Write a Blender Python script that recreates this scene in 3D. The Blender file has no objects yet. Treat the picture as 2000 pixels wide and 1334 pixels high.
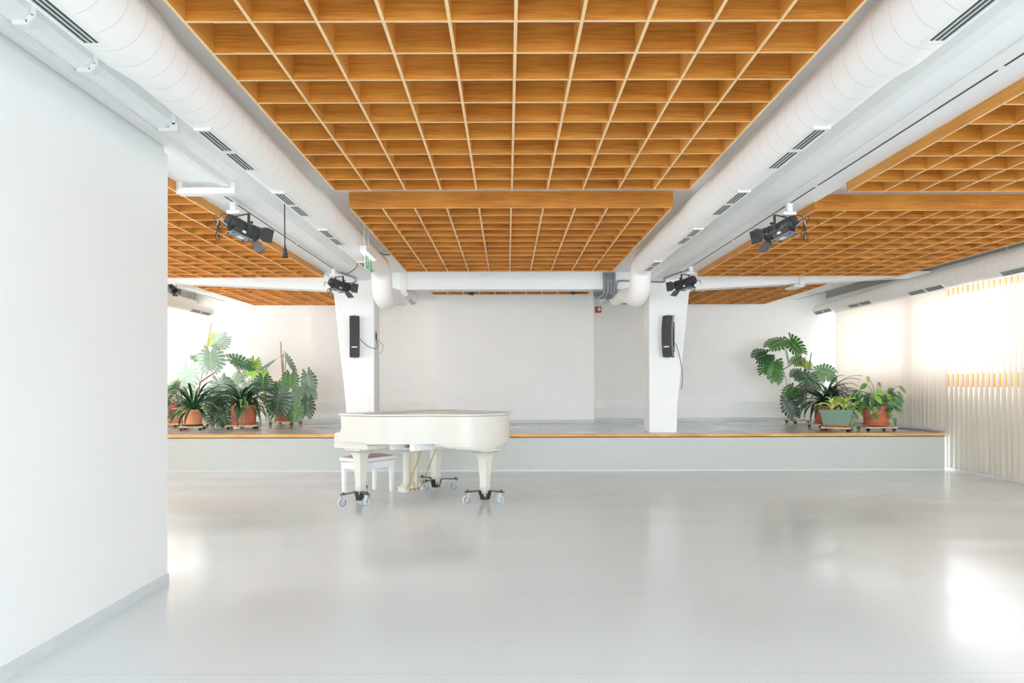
import bpy, bmesh, math, random
from mathutils import Vector, Matrix
random.seed(7)
PI=math.pi
sc=bpy.context.scene
COL=sc.collection
H=1.4; F=1345.0; VX=991.0; VY=751.0      # eye height, focal length (px), vanishing point
def W(px,py,d): return Vector(((px-VX)/F*d, d, H+(VY-py)/F*d))
def R(a): return math.radians(a)

# ---------------------------------------------------------------- materials
def srgb(r,g,b):
    def f(c):
        c/=255.0
        return c/12.92 if c<=.04045 else ((c+.055)/1.055)**2.4
    return (f(r),f(g),f(b),1)
def nodes(name):
    m=bpy.data.materials.new(name); m.use_nodes=True
    nt=m.node_tree; return m,nt,nt.nodes['Principled BSDF']
def mat(name,c,rough=.6,metal=0,var=.04,scale=8,bump=0,spec=None,emit=0,sc3=None):
    m,nt,b=nodes(name); N=nt.nodes; L=nt.links
    b.inputs['Roughness'].default_value=rough; b.inputs['Metallic'].default_value=metal
    if spec is not None: b.inputs['Specular IOR Level'].default_value=spec
    tc=N.new('ShaderNodeTexCoord'); no=N.new('ShaderNodeTexNoise'); no.inputs['Scale'].default_value=scale
    no.inputs['Detail'].default_value=4
    mp=N.new('ShaderNodeMapping'); L.new(tc.outputs['Object'],mp.inputs[0]); L.new(mp.outputs[0],no.inputs['Vector'])
    if sc3: mp.inputs['Scale'].default_value=sc3
    cr=N.new('ShaderNodeMapRange'); cr.inputs['From Min'].default_value=.3; cr.inputs['From Max'].default_value=.7
    cr.inputs['To Min'].default_value=1-var; cr.inputs['To Max'].default_value=1+var
    L.new(no.outputs['Fac'],cr.inputs['Value'])
    mx=N.new('ShaderNodeMix'); mx.data_type='RGBA'; mx.blend_type='MULTIPLY'; mx.inputs['Factor'].default_value=1
    mx.inputs['A'].default_value=c; L.new(cr.outputs[0],mx.inputs['B']); L.new(mx.outputs['Result'],b.inputs['Base Color'])
    if bump:
        bp=N.new('ShaderNodeBump'); bp.inputs['Strength'].default_value=bump; bp.inputs['Distance'].default_value=.01
        L.new(no.outputs['Fac'],bp.inputs['Height']); L.new(bp.outputs[0],b.inputs['Normal'])
    if emit:
        b.inputs['Emission Color'].default_value=c; b.inputs['Emission Strength'].default_value=emit
    return m
def wood(name,c1,c2,grain=(1.2,9,30),rough=.5):
    m,nt,b=nodes(name); N=nt.nodes; L=nt.links
    tc=N.new('ShaderNodeTexCoord'); mp=N.new('ShaderNodeMapping'); mp.inputs['Scale'].default_value=grain
    L.new(tc.outputs['Object'],mp.inputs[0])
    n1=N.new('ShaderNodeTexNoise'); n1.inputs['Scale'].default_value=3; n1.inputs['Detail'].default_value=6; n1.inputs['Distortion'].default_value=.8
    n2=N.new('ShaderNodeTexNoise'); n2.inputs['Scale'].default_value=1.9; n2.inputs['Detail'].default_value=2
    L.new(mp.outputs[0],n1.inputs['Vector']); L.new(tc.outputs['Object'],n2.inputs['Vector'])
    ad=N.new('ShaderNodeMath'); ad.operation='MULTIPLY_ADD'; ad.inputs[1].default_value=.65
    L.new(n1.outputs['Fac'],ad.inputs[0])
    m2=N.new('ShaderNodeMath'); m2.operation='MULTIPLY'; m2.inputs[1].default_value=.5; L.new(n2.outputs['Fac'],m2.inputs[0]); L.new(m2.outputs[0],ad.inputs[2])
    r=N.new('ShaderNodeValToRGB'); r.color_ramp.elements[0].position=.38; r.color_ramp.elements[1].position=.78
    r.color_ramp.elements[0].color=c1; r.color_ramp.elements[1].color=c2
    L.new(ad.outputs[0],r.inputs[0]); L.new(r.outputs[0],b.inputs['Base Color']); b.inputs['Roughness'].default_value=rough
    b.inputs['Specular IOR Level'].default_value=.25
    return m
def floormat(name,c,rough,seam=0,spec=.5,patchy=.08,bump=.12):
    m,nt,b=nodes(name); N=nt.nodes; L=nt.links
    tc=N.new('ShaderNodeTexCoord')
    sp=N.new('ShaderNodeTexNoise'); sp.inputs['Scale'].default_value=170; sp.inputs['Detail'].default_value=3
    L.new(tc.outputs['Object'],sp.inputs['Vector'])
    r=N.new('ShaderNodeValToRGB'); e=r.color_ramp.elements
    e[0].position=.35; e[0].color=(.8,.8,.8,1); e[1].position=.66; e[1].color=(1.13,1.13,1.13,1)
    L.new(sp.outputs['Fac'],r.inputs[0])
    mx=N.new('ShaderNodeMix'); mx.data_type='RGBA'; mx.blend_type='MULTIPLY'; mx.inputs['Factor'].default_value=.75
    mx.inputs['A'].default_value=c; L.new(r.outputs[0],mx.inputs['B'])
    out=mx.outputs['Result']
    if seam:
        sx=N.new('ShaderNodeSeparateXYZ'); L.new(tc.outputs['Object'],sx.inputs[0])
        a=N.new('ShaderNodeMath'); a.operation='MULTIPLY_ADD'; a.inputs[1].default_value=1/1.3; a.inputs[2].default_value=-3.33/1.3+10
        L.new(sx.outputs['Y'],a.inputs[0])
        fr=N.new('ShaderNodeMath'); fr.operation='FRACT'; L.new(a.outputs[0],fr.inputs[0])
        lt=N.new('ShaderNodeMath'); lt.operation='LESS_THAN'; lt.inputs[1].default_value=.0028; L.new(fr.outputs[0],lt.inputs[0])
        m3=N.new('ShaderNodeMix'); m3.data_type='RGBA'; m3.blend_type='MULTIPLY'; L.new(lt.outputs[0],m3.inputs['Factor'])
        L.new(out,m3.inputs['A']); m3.inputs['B'].default_value=(.72,.72,.72,1); out=m3.outputs['Result']
    L.new(out,b.inputs['Base Color'])
    b.inputs['Specular IOR Level'].default_value=spec
    # worn gloss: roughness and gentle waviness in large patches
    mp=N.new('ShaderNodeMapping'); mp.inputs['Scale'].default_value=(.5,1.1,1); L.new(tc.outputs['Object'],mp.inputs[0])
    n=N.new('ShaderNodeTexNoise'); n.inputs['Scale'].default_value=1.4; n.inputs['Detail'].default_value=5; L.new(mp.outputs[0],n.inputs['Vector'])
    mr=N.new('ShaderNodeMapRange'); mr.inputs['From Min'].default_value=.35; mr.inputs['From Max'].default_value=.65
    mr.inputs['To Min'].default_value=rough-patchy/2; mr.inputs['To Max'].default_value=rough+patchy
    L.new(n.outputs['Fac'],mr.inputs['Value']); L.new(mr.outputs[0],b.inputs['Roughness'])
    bp=N.new('ShaderNodeBump'); bp.inputs['Strength'].default_value=bump; bp.inputs['Distance'].default_value=.02
    L.new(n.outputs['Fac'],bp.inputs['Height']); L.new(bp.outputs[0],b.inputs['Normal'])
    return m
def ductmat(name,c):
    m,nt,b=nodes(name); N=nt.nodes; L=nt.links
    tc=N.new('ShaderNodeTexCoord'); sx=N.new('ShaderNodeSeparateXYZ'); L.new(tc.outputs['Object'],sx.inputs[0])
    at=N.new('ShaderNodeMath'); at.operation='ARCTAN2'; L.new(sx.outputs['X'],at.inputs[0]); L.new(sx.outputs['Z'],at.inputs[1])
    k=N.new('ShaderNodeMath'); k.operation='MULTIPLY_ADD'; k.inputs[1].default_value=1/(2*PI); L.new(at.outputs[0],k.inputs[0])
    y=N.new('ShaderNodeMath'); y.operation='MULTIPLY'; y.inputs[1].default_value=1/.15; L.new(sx.outputs['Y'],y.inputs[0]); L.new(y.outputs[0],k.inputs[2])
    fr=N.new('ShaderNodeMath'); fr.operation='FRACT'; L.new(k.outputs[0],fr.inputs[0])
    lt=N.new('ShaderNodeMath'); lt.operation='LESS_THAN'; lt.inputs[1].default_value=.028; L.new(fr.outputs[0],lt.inputs[0])
    mx=N.new('ShaderNodeMix'); mx.data_type='RGBA'; L.new(lt.outputs[0],mx.inputs['Factor'])
    mx.inputs['A'].default_value=c; mx.inputs['B'].default_value=(c[0]*.74,c[1]*.73,c[2]*.7,1)
    L.new(mx.outputs['Result'],b.inputs['Base Color']); b.inputs['Roughness'].default_value=.45
    return m
def blindmat():
    m,nt,b=nodes('blind_fabric'); N=nt.nodes; L=nt.links
    out=N['Material Output']
    d=N.new('ShaderNodeBsdfDiffuse'); t=N.new('ShaderNodeBsdfTranslucent'); ms=N.new('ShaderNodeMixShader')
    tc=N.new('ShaderNodeTexCoord'); no=N.new('ShaderNodeTexNoise'); no.inputs['Scale'].default_value=60
    mp=N.new('ShaderNodeMapping'); mp.inputs['Scale'].default_value=(1,1,3); L.new(tc.outputs['Object'],mp.inputs[0]); L.new(mp.outputs[0],no.inputs['Vector'])
    mx=N.new('ShaderNodeMix'); mx.data_type='RGBA'; L.new(no.outputs['Fac'],mx.inputs['Factor'])
    mx.inputs['A'].default_value=srgb(244,238,224); mx.inputs['B'].default_value=srgb(250,245,234)
    L.new(mx.outputs['Result'],d.inputs[0]); L.new(mx.outputs['Result'],t.inputs[0])
    ms.inputs[0].default_value=.14; L.new(d.outputs[0],ms.inputs[1]); L.new(t.outputs[0],ms.inputs[2]); L.new(ms.outputs[0],out.inputs[0])
    return m
M={}
M['wall']=mat('wall_paint',srgb(243,244,243),.7,var=.012,scale=3,bump=.02)
M['wallL']=mat('wall_paint_left',srgb(240,243,244),.6,var=.012,scale=2,bump=.02)
M['ceil']=mat('ceiling_paint',srgb(238,239,238),.8,var=.01)
M['beam']=mat('beam_paint',srgb(247,249,250),.7,var=.012,scale=5)
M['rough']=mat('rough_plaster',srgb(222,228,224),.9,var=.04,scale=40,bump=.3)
M['base']=mat('grey_skirting',srgb(206,214,217),.5)
M['floor']=floormat('floor_vinyl',srgb(216,222,224),.16,seam=1,bump=.08)
M['stagefloor']=floormat('stage_vinyl',srgb(182,190,192),.14,bump=.015)
M['stagefront']=floormat('stage_cladding',srgb(192,198,195),.45,patchy=.02)
M['duct']=ductmat('duct_white',srgb(250,250,248))
M['ductplain']=mat('duct_elbow_white',srgb(250,250,248),.45,var=.01)
M['white']=mat('white_plastic',srgb(240,240,238),.4,var=.01)
M['cream']=mat('piano_lacquer',srgb(220,218,208),.28,var=.008,spec=.35)
M['bench']=mat('bench_white',srgb(244,246,250),.35,var=.01)
M['cushion']=mat('bench_cushion',srgb(172,150,148),.7,var=.08,scale=40)
M['black']=mat('black_metal',srgb(34,34,36),.4,var=.1)
M['darkgrey']=mat('dark_grey_and_lit_black',srgb(64,66,70),.45,var=.08)
M['speakerside']=mat('speaker_side_painted_sheen',srgb(118,122,126),.5)  # grey stands in for light reflected off the black cabinet sides
M['grille']=mat('speaker_mesh',srgb(42,42,44),.7,var=.5,scale=260)
M['steel']=mat('zinc_steel',srgb(178,186,192),.35,metal=.3)
M['greyplate']=mat('grey_plate',srgb(120,132,142),.5,metal=.2)
M['conduit']=mat('grey_conduit',srgb(128,133,137),.5)
M['brass']=mat('brass',srgb(190,160,95),.3,metal=.8)
M['bronze']=mat('aged_brown_wood',srgb(165,128,105),.6)
M['slot']=mat('slot_painted_shade',srgb(58,64,64),.8)
M['slotline']=mat('louver_metal',srgb(214,218,216),.5)
M['groove']=mat('track_groove',srgb(38,40,42),.7)
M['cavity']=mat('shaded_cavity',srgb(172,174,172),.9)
M['tyre']=mat('grey_rubber_wheel',srgb(215,220,222),.4)
M['rubber']=mat('black_rubber',srgb(26,26,28),.55)
M['rubberring']=mat('dark_tyre_ring',srgb(38,42,48),.5)
M['cable']=mat('black_cable',srgb(30,30,32),.5)
M['woodx']=wood('ply_face_across',srgb(156,84,16),srgb(214,138,48))
M['woody']=wood('ply_face_along_lit',srgb(186,112,34),srgb(226,158,72),(9,1.2,30))  # lighter than the across faces: light on the sides put into the colour
M['edge']=mat('ply_edge',srgb(243,203,148),.6,var=.05,scale=30)
M['edging']=wood('pine_edging',srgb(196,128,52),srgb(238,182,104),(1,20,20),.35)
M['orange']=wood('window_frame_wood',srgb(196,112,40),srgb(222,142,62),(8,8,1))
M['pallet']=wood('pale_slat_wood',srgb(205,165,120),srgb(240,212,175),(4,14,14))
M['terra']=mat('terracotta_plastic',srgb(196,104,74),.55,var=.06,scale=6)
M['terralight']=mat('light_terracotta',srgb(226,146,98),.55,var=.05,scale=6)
M['terradark']=mat('brown_terracotta',srgb(172,88,66),.55,var=.06)
M['greenpot']=mat('green_plastic',srgb(112,144,124),.5,var=.04)
M['darkgreen']=mat('dark_green_plastic',srgb(44,64,54),.5)
M['whitepot']=mat('white_pot',srgb(236,238,240),.4)
M['soil']=mat('potting_soil',srgb(70,52,40),.95,var=.4,scale=60,bump=.5)
M['leafdark']=mat('leaf_dark_green',srgb(36,78,46),.34,var=.25,scale=9,spec=.6)
M['leafmid']=mat('leaf_mid_green',srgb(66,120,54),.34,var=.2,scale=9,spec=.6)
M['leafsheen']=mat('leaf_painted_sheen',srgb(108,140,120),.30,var=.16,scale=9,spec=.8)  # pale window reflection on green leaves, put into the base colour
M['leafbright']=mat('leaf_bright_green',srgb(134,182,56),.45,var=.15,scale=9)
M['leafyellow']=mat('leaf_lime_yellow',srgb(228,234,130),.5,var=.15,scale=30)
M['strap']=mat('strap_leaf_green',srgb(32,70,40),.3,var=.25,scale=6,spec=.6)
M['strapmid']=mat('strap_leaf_mid',srgb(84,130,70),.3,var=.25,scale=6,spec=.6)
M['stem']=mat('green_stem',srgb(84,112,62),.6,var=.15)
M['bark']=mat('brown_stem',srgb(150,104,76),.8,var=.25,scale=30)
M['stake']=mat('wooden_stake',srgb(188,138,98),.7,var=.12,scale=20)
M['red']=mat('siren_red',srgb(196,38,44),.4)
M['green']=mat('sign_green',srgb(28,150,84),.4,emit=.25)
M['signwhite']=mat('sign_white',srgb(245,248,246),.4,emit=.05)
M['glow']=mat('lamp_diffuser',srgb(255,255,255),.4,emit=1.0)
M['blind']=blindmat()
M['label']=mat('white_label',srgb(228,224,224),.5)
M['brownlabel']=mat('copper_label',srgb(150,98,66),.5)
g,nt,b=nodes('window_glass'); b.inputs['Base Color'].default_value=(1,1,1,1); b.inputs['Roughness'].default_value=0
b.inputs['Transmission Weight'].default_value=1; b.inputs['IOR'].default_value=1.02; M['glass']=g

# ---------------------------------------------------------------- mesh builder
class MB:
    def __init__(s): s.bm=bmesh.new(); s.mi=0; s.sm=[]
    def m(s,i): s.mi=i; return s
    def face(s,vs,smooth=False):
        try: f=s.bm.faces.new(vs)
        except ValueError: return None
        f.material_index=s.mi; f.smooth=smooth; return f
    def v(s,p): return s.bm.verts.new(p)
    def hexa(s,p):   # 8 points: bottom 4 ccw, top 4 ccw
        v=[s.v(q) for q in p]
        for q in ((3,2,1,0),(4,5,6,7),(0,1,5,4),(1,2,6,5),(2,3,7,6),(3,0,4,7)): s.face([v[i] for i in q])
        return s
    def box(s,x0,x1,y0,y1,z0,z1,mt=None):
        p=[Vector(q) for q in ((x0,y0,z0),(x1,y0,z0),(x1,y1,z0),(x0,y1,z0),(x0,y0,z1),(x1,y0,z1),(x1,y1,z1),(x0,y1,z1))]
        if mt is not None: p=[mt@q for q in p]
        return s.hexa(p)
    def prism(s,poly,a,b,axis='z',mt=None):
        def P(u,v,w):
            q=Vector((u,v,w)) if axis=='z' else (Vector((u,w,v)) if axis=='y' else Vector((w,u,v)))
            return mt@q if mt is not None else q
        lo=[s.v(P(u,v,a)) for u,v in poly]; hi=[s.v(P(u,v,b)) for u,v in poly]
        s.face(lo[::-1]); s.face(hi)
        n=len(poly)
        for i in range(n): s.face([lo[i],lo[(i+1)%n],hi[(i+1)%n],hi[i]])
        return s
    def tube(s,pts,r,n=12,cap=True,smooth=True):
        pts=[Vector(p) for p in pts]
        rs=r if isinstance(r,(list,tuple)) else [r]*len(pts)
        rings=[]; up=None
        for i,p in enumerate(pts):
            t=(pts[min(i+1,len(pts)-1)]-pts[max(i-1,0)])
            if t.length<1e-9: t=Vector((0,0,1))
            t.normalize()
            if up is None: up=Vector((0,0,1)) if abs(t.z)<.9 else Vector((1,0,0))
            a=t.cross(up)
            if a.length<1e-4: a=t.cross(Vector((1,.1,0)))
            a.normalize(); b=a.cross(t); up=b
            rings.append([s.v(p+(a*math.cos(2*PI*k/n)+b*math.sin(2*PI*k/n))*rs[i]) for k in range(n)])
        for A,B in zip(rings,rings[1:]):
            for k in range(n): s.face([A[k],A[(k+1)%n],B[(k+1)%n],B[k]],smooth)
        if cap: s.face(rings[0][::-1]); s.face(rings[-1])
        return s
    def lathe(s,prof,n=24,mt=None,smooth=True,cap=True):   # prof [(r,z)]
        rings=[]
        for r,z in prof:
            ring=[]
            for k in range(n):
                q=Vector((r*math.cos(2*PI*k/n),r*math.sin(2*PI*k/n),z))
                ring.append(s.v(mt@q if mt is not None else q))
            rings.append(ring)
        for A,B in zip(rings,rings[1:]):
            for k in range(n): s.face([A[k],A[(k+1)%n],B[(k+1)%n],B[k]],smooth)
        if cap: s.face(rings[0][::-1]); s.face(rings[-1])
        return s
    def build(s,name,mats,parent=None,loc=(0,0,0),bevel=0,sharp=True):
        bm=s.bm
        bmesh.ops.recalc_face_normals(bm,faces=bm.faces) if s.__dict__.get('recalc',True) else None
        me=bpy.data.meshes.new(name); bm.to_mesh(me); bm.free()
        for q in (mats if isinstance(mats,(list,tuple)) else [mats]): me.materials.append(M[q] if isinstance(q,str) else q)
        o=bpy.data.objects.new(name,me); COL.objects.link(o); o.location=loc
        if parent is not None: o.parent=parent
        if bevel:
            md=o.modifiers.new('bevel','BEVEL'); md.width=bevel; md.segments=2; md.limit_method='ANGLE'
        if sharp:
            try: me.set_sharp_from_angle(angle=R(40))
            except Exception: pass
        return o
def tag(o,label=None,cat=None,group=None,kind=None):
    if label: o['label']=label
    if cat: o['category']=cat
    if group: o['group']=group
    if kind: o['kind']=kind
    return o
def thing(name,label,cat,loc=(0,0,0),rz=0,group=None):
    o=bpy.data.objects.new(name,None); o.empty_display_size=.1; COL.objects.link(o); o.location=loc; o.rotation_euler=(0,0,rz)
    return tag(o,label,cat,group)
def kids(o): return [c for c in COL.objects if c.parent==o]
def dup(root,loc,rz,label,group=None,name=None):
    r=root.copy(); COL.objects.link(r); r.location=loc; r.rotation_euler=(0,0,rz); r['label']=label
    if group: r['group']=group
    for c in kids(root):
        d=c.copy(); COL.objects.link(d); d.parent=r
        for e in kids(c):
            f=e.copy(); COL.objects.link(f); f.parent=d
    return r
def struct(mb,name,mats,**k):
    o=mb.build(name,mats,**k); o['kind']='structure'; return o
def smooth_path(pts,n=8):   # catmull-rom
    P=[Vector(p) for p in pts]; out=[]
    for i in range(len(P)-1):
        a=P[max(i-1,0)];b=P[i];c=P[i+1];d=P[min(i+2,len(P)-1)]
        for k in range(n):
            t=k/n
            out.append(.5*((2*b)+(c-a)*t+(2*a-5*b+4*c-d)*t*t+(3*b-a-3*c+d)*t**3))
    out.append(P[-1]); return out
def cablepts(pts): return smooth_path(pts,6)

# ---------------------------------------------------------------- camera
cam=bpy.data.cameras.new('camera'); co=bpy.data.objects.new('camera',cam); COL.objects.link(co)
cam.sensor_width=36; cam.lens=F/2000*36; cam.shift_x=(1000-VX)/2000; cam.shift_y=(VY-667)/2000; cam.clip_start=.05; cam.clip_end=200
co.matrix_world=Matrix.Translation((0,0,H))@Matrix.Rotation(R(.15),4,'Y')@Matrix.Rotation(R(90),4,'X')
sc.camera=co

# ---------------------------------------------------------------- shell
ZC=H+1.858      # main ceiling
ZS=H+1.726      # soffit of the long beams
ST=.596         # stage height
struct(MB().box(-7.6,7.6,-5,11.16,-.12,0),'floor','floor')
struct(MB().box(-6.28,6.4,-5,15.3,ZC,ZC+.12),'ceiling','ceil')
# back wall: middle section stands forward, then two flanks, then outer bays
b=MB(); b.box(-1.46,1.82,14.42,15.6,ST,ZC)
b.box(-4.28,-1.46,15.05,15.6,ST,ZC); b.box(1.82,4.85,15.05,15.6,ST,ZC)
b.box(-7.5,-4.28,15.2,15.6,ST,ZC+.4); b.box(4.85,7.5,15.2,15.6,ST,ZC+.4)
struct(b,'wall_back','wall')
b=MB(); h0,h1=ST,ST+.065
b.box(-1.46,1.82,14.405,14.42,h0,h1); b.box(-4.28,-1.48,15.035,15.05,h0,h1); b.box(1.84,4.85,15.035,15.05,h0,h1)
b.box(-6.95,-4.29,15.185,15.2,h0,h1); b.box(4.86,6.98,15.185,15.2,h0,h1)
struct(b,'baseboard_back','base')
# partition wall on the left, slightly out of true
b=MB(); xa,xb=-2.36,-2.42; ya,yb=-3.0,4.895
b.hexa([(xa-.14,ya,0),(xa,ya,0),(xb,yb,0),(xb-.14,yb,0),(xa-.12,ya,H+1.63),(xa-.0,ya,H+1.63),(xb+.01,yb,H+1.64),(xb-.14,yb,H+1.64)])
struct(b,'wall_left','wallL')
b=MB(); b.box(-2.62,-2.428,-3,4.88,H+1.642,ZS); struct(b,'trim_1','wallL')
b=MB(); b.hexa([(xa-.0,ya,0),(xa+.013,ya,0),(xb+.013,yb+.004,0),(xb-.14,yb+.004,0),(xa,ya,.066),(xa+.008,ya,.066),(xb+.009,yb+.004,.066),(xb-.14,yb+.004,.066)])
struct(b,'baseboard_left','base')

# window walls: sill wall below, head wall above, recess over the head
def window_wall(sx,x,side,y0,y1,wn):
    # sx=+1 right, -1 left ; x = inner face of the head wall
    def bx(b,a0,a1,*r): return b.box(min(sx*a0,sx*a1),max(sx*a0,sx*a1),*r)
    b=MB(); X=abs(x)
    bx(b,X,X+.5,y0,y1,2.99,H+1.872)            # head wall
    bx(b,X+.22,X+.5,y0,y1,0,1.34)              # sill wall
    bx(b,X+.36,X+.5,15.0,y1,1.34,2.99)
    struct(b,'wall_'+side,'wall')
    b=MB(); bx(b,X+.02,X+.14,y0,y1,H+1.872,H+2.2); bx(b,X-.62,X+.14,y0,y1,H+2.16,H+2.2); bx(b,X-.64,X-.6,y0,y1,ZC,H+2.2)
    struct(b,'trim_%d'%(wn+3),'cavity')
    k=0
    yy=15.0
    while yy>y0+.5:
        ya=max(yy-2.7,y0); f=MB()
        bx(f,X+.38,X+.45,ya,yy,1.34,1.56); bx(f,X+.38,X+.45,ya,yy,2.86,2.99)
        for q in (ya,yy-.09): bx(f,X+.38,X+.45,q,q+.09,1.56,2.86)
        o=struct(f,'window_%d'%(wn*10+k),'orange')
        g=MB(); bx(g,X+.41,X+.415,ya+.09,yy-.09,1.56,2.86); g.build('pane','glass',o)
        yy=ya-.0; k+=1
window_wall(1,7.02,'right',-1.0,15.2,1)
window_wall(-1,-6.86,'far_left',5.4,15.2,0)
# service pipes in the ceiling recess above the right hand windows
o=MB().tube([(6.72,6,H+1.96),(6.72,14.9,H+1.96)],.028,10).tube([(6.85,6,H+2.03),(6.85,14.9,H+2.03)],.018,8).build('service_pipe','conduit')
tag(o,'grey service pipes lying in the ceiling recess above the right windows','pipe')

# ---------------------------------------------------------------- stage
st=thing('stage','low grey stage with a pine front edge running across the back of the hall','stage',(0,11.15,0))
b=MB(); b.box(-7.07,7.09,.02,.16,ST-.06,ST); b.box(-7.07,7.235,.16,3.25,ST-.06,ST); b.box(-4.2,4.8,3.25,3.88,ST-.06,ST); b.box(-7.07,-4.2,3.25,4.04,ST-.06,ST); b.box(4.8,7.235,3.25,4.04,ST-.06,ST); b.build('platform_top','stagefloor',st)
b=MB(); b.box(-7.07,7.09,.02,.06,0,ST-.046); b.build('front_panel','stagefront',st)
b=MB(); b.box(-7.07,7.09,-.012,.035,ST-.046,ST+.002); tag(b.build('edging_board','edging',st,bevel=.004),'varnished pine edging board')

# ---------------------------------------------------------------- columns and beams
def column(sx,xin,label):
    # front profile in x,z; inner edge plumb, outer edge flares towards the top
    t=thing('column',label,'column',(sx*xin,11.38,ST),0)
    prof=[(0,0),(.455,0),(.47,.45),(.665,H+1.50-ST),(.69,H+1.56-ST),(.69,ZC-ST),(0,ZC-ST)]
    prof=[(sx*a,c) for a,c in prof]
    if sx<0: prof=prof[::-1]
    MB().prism(prof,0,.48,'y').build('shaft','beam',t,bevel=.012)
    return t
column(1,2.344,'white tapering concrete column on the stage, right of the middle')
column(-1,2.20,'white tapering concrete column on the stage, behind the grand piano')
def longbeam(xi,xo,sx,label):
    t=thing('ceiling_beam',label,'beam',(0,0,ZS))
    c=.035
    pr=[(xi+sx*c,0),(xo,0),(xo,ZC-ZS),(xi,ZC-ZS),(xi,c)]
    if sx<0: pr=pr[::-1]
    b=MB().prism(pr,-3,11.38,'y')
    b.build('beam_casing','beam',t)
longbeam(2.345,2.935,1,'long white ceiling beam running to the right column beside the round duct')
longbeam(-2.24,-2.86,-1,'long white ceiling beam running to the left column beside the round duct')
t=thing('cross_beam','white cross beam spanning the hall above the stage front, thinning towards the windows','beam',(0,11.4,H))
pr=[(-6.85,1.78),(-2.9,1.56),(-2.2,1.573),(2.34,1.573),(3.0,1.56),(7.0,1.79),(7.0,1.86),(-6.85,1.86)]
MB().prism(pr,0,.27,'y').build('beam_casing','beam',t)

# ---------------------------------------------------------------- ceiling grids
def grid(x0,nc,y0,nr,z,s,label,sy=None,t=.152,side_seam=None,front_seam=None):
    sy=sy or s
    th=.016; w=nc*s; d=nr*sy
    root=thing('coffered_ceiling_panel',label,'ceiling panel',(x0,y0,z))
    def edge_build(b,name,m):
        b.bm.normal_update()
        bmesh.ops.recalc_face_normals(b.bm,faces=b.bm.faces); b.bm.normal_update()
        for f in b.bm.faces:
            if f.normal.z<-.9: f.material_index=1
        return b.build(name,[m,'edge'],root)
    b=MB()
    for j in range(1,nr): b.box(th/2,w-th/2,j*sy-th/2,j*sy+th/2,.0006,t-.001)
    edge_build(b,'cross_lattice','woodx')
    b=MB()
    for i in range(1,nc): b.box(i*s-th/2,i*s+th/2,th/2,d-th/2,0,t-.001)
    edge_build(b,'long_lattice','woody')
    segs=[0,w/2-.001,w/2+.001,w] if front_seam is None else [0,front_seam-.001,front_seam+.001,w]
    for y in (0,d):
        for a,c in ((segs[0],segs[1]),(segs[2],segs[3])):
            b=MB().box(a-(th/2 if a==0 else 0),c+(th/2 if c==w else 0),y-th/2,y+th/2,0,t); edge_build(b,'frame_board','woodx')
    ss=side_seam if side_seam is not None else d/2
    for x in (0,w):
        for a,c in ((0,ss-.001),(ss+.001,d)):
            b=MB().box(x-th/2,x+th/2,a+(th/2 if a==0 else 0),c-(th/2 if c==d else 0),.0003,t); edge_build(b,'frame_board','woody')
    return root
s=.3065
ZP=H+1.68; ZQ=H+1.645
grid(.043-5*s,10,5.945-12*s,12,ZP,s,'wooden coffered ceiling panel nearest the viewer, over the middle of the hall')
grid(.040-5*s,10,6.555,12,ZP,s,'wooden coffered ceiling panel over the piano, just in front of the cross beam')
grid(2.925,10,6.55,13,ZQ,s,'wooden coffered ceiling panel right of the hall with a board seam at its front',front_seam=5*s)
grid(2.925,10,5.905-12*s,12,ZQ,s,'wooden coffered ceiling panel at the top right corner above the viewer')
grid(-2.815-10*s,10,10.545-17*s,17,ZQ,s,'wooden coffered ceiling panel at the left beyond the white partition wall',side_seam=4*s)
grid(5.42-10*.309,10,11.71,9,ZP,.309,'wooden coffered ceiling panel above the stage, at the right over the monstera',sy=.31)
grid(-5.32,10,11.71,9,ZP,.311,'wooden coffered ceiling panel above the stage, at the left over the potted plants',sy=.31)
grid(.065-5*s,10,11.76,6,H+1.78,s,'wooden coffered ceiling panel behind the middle of the cross beam')
LR,LL,LB_,EXPO,GAM,DN=350,2000,1250,1.18,1.14,170
# ---------------------------------------------------------------- ducts
def sx_(rot,p): # rotate grille offset about the duct axis
    return Matrix.Rotation(rot,4,'Y')@Vector(p)
def grille(parent,y0,y1,r,rot,x=0,z=0,nslot=2):
    mt=Matrix.Translation((x,0,z))@Matrix.Rotation(rot,4,'Y')
    w=.05; b=MB(); g=.024; L=y1-y0
    mid=(y0+y1)/2
    zt=-r+.02; zb=-r-.009
    b.box(-w,-w+.016,y0,y1,zb,zt,mt); b.box(w-.016,w,y0,y1,zb,zt,mt)
    for a,c in ((y0,y0+g),(mid-.02,mid+.02),(y1-g,y1)): b.box(-w+.016,w-.016,a,c,zb,zt,mt)
    fr=b.build('air_grille','white',parent)
    b=MB(); b.box(-w+.016,w-.016,y0+g,y1-g,-r-.003,zt,mt); b.build('slot_shade_strip','slot',fr)  # solid dark strip under the closed duct, painted as slot shade
    b=MB()
    for q in (-.012,.012): b.box(q-.003,q+.003,y0+g,y1-g,zb+.001,-r-.003,mt)
    b.build('louver','slotline',fr)
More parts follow.
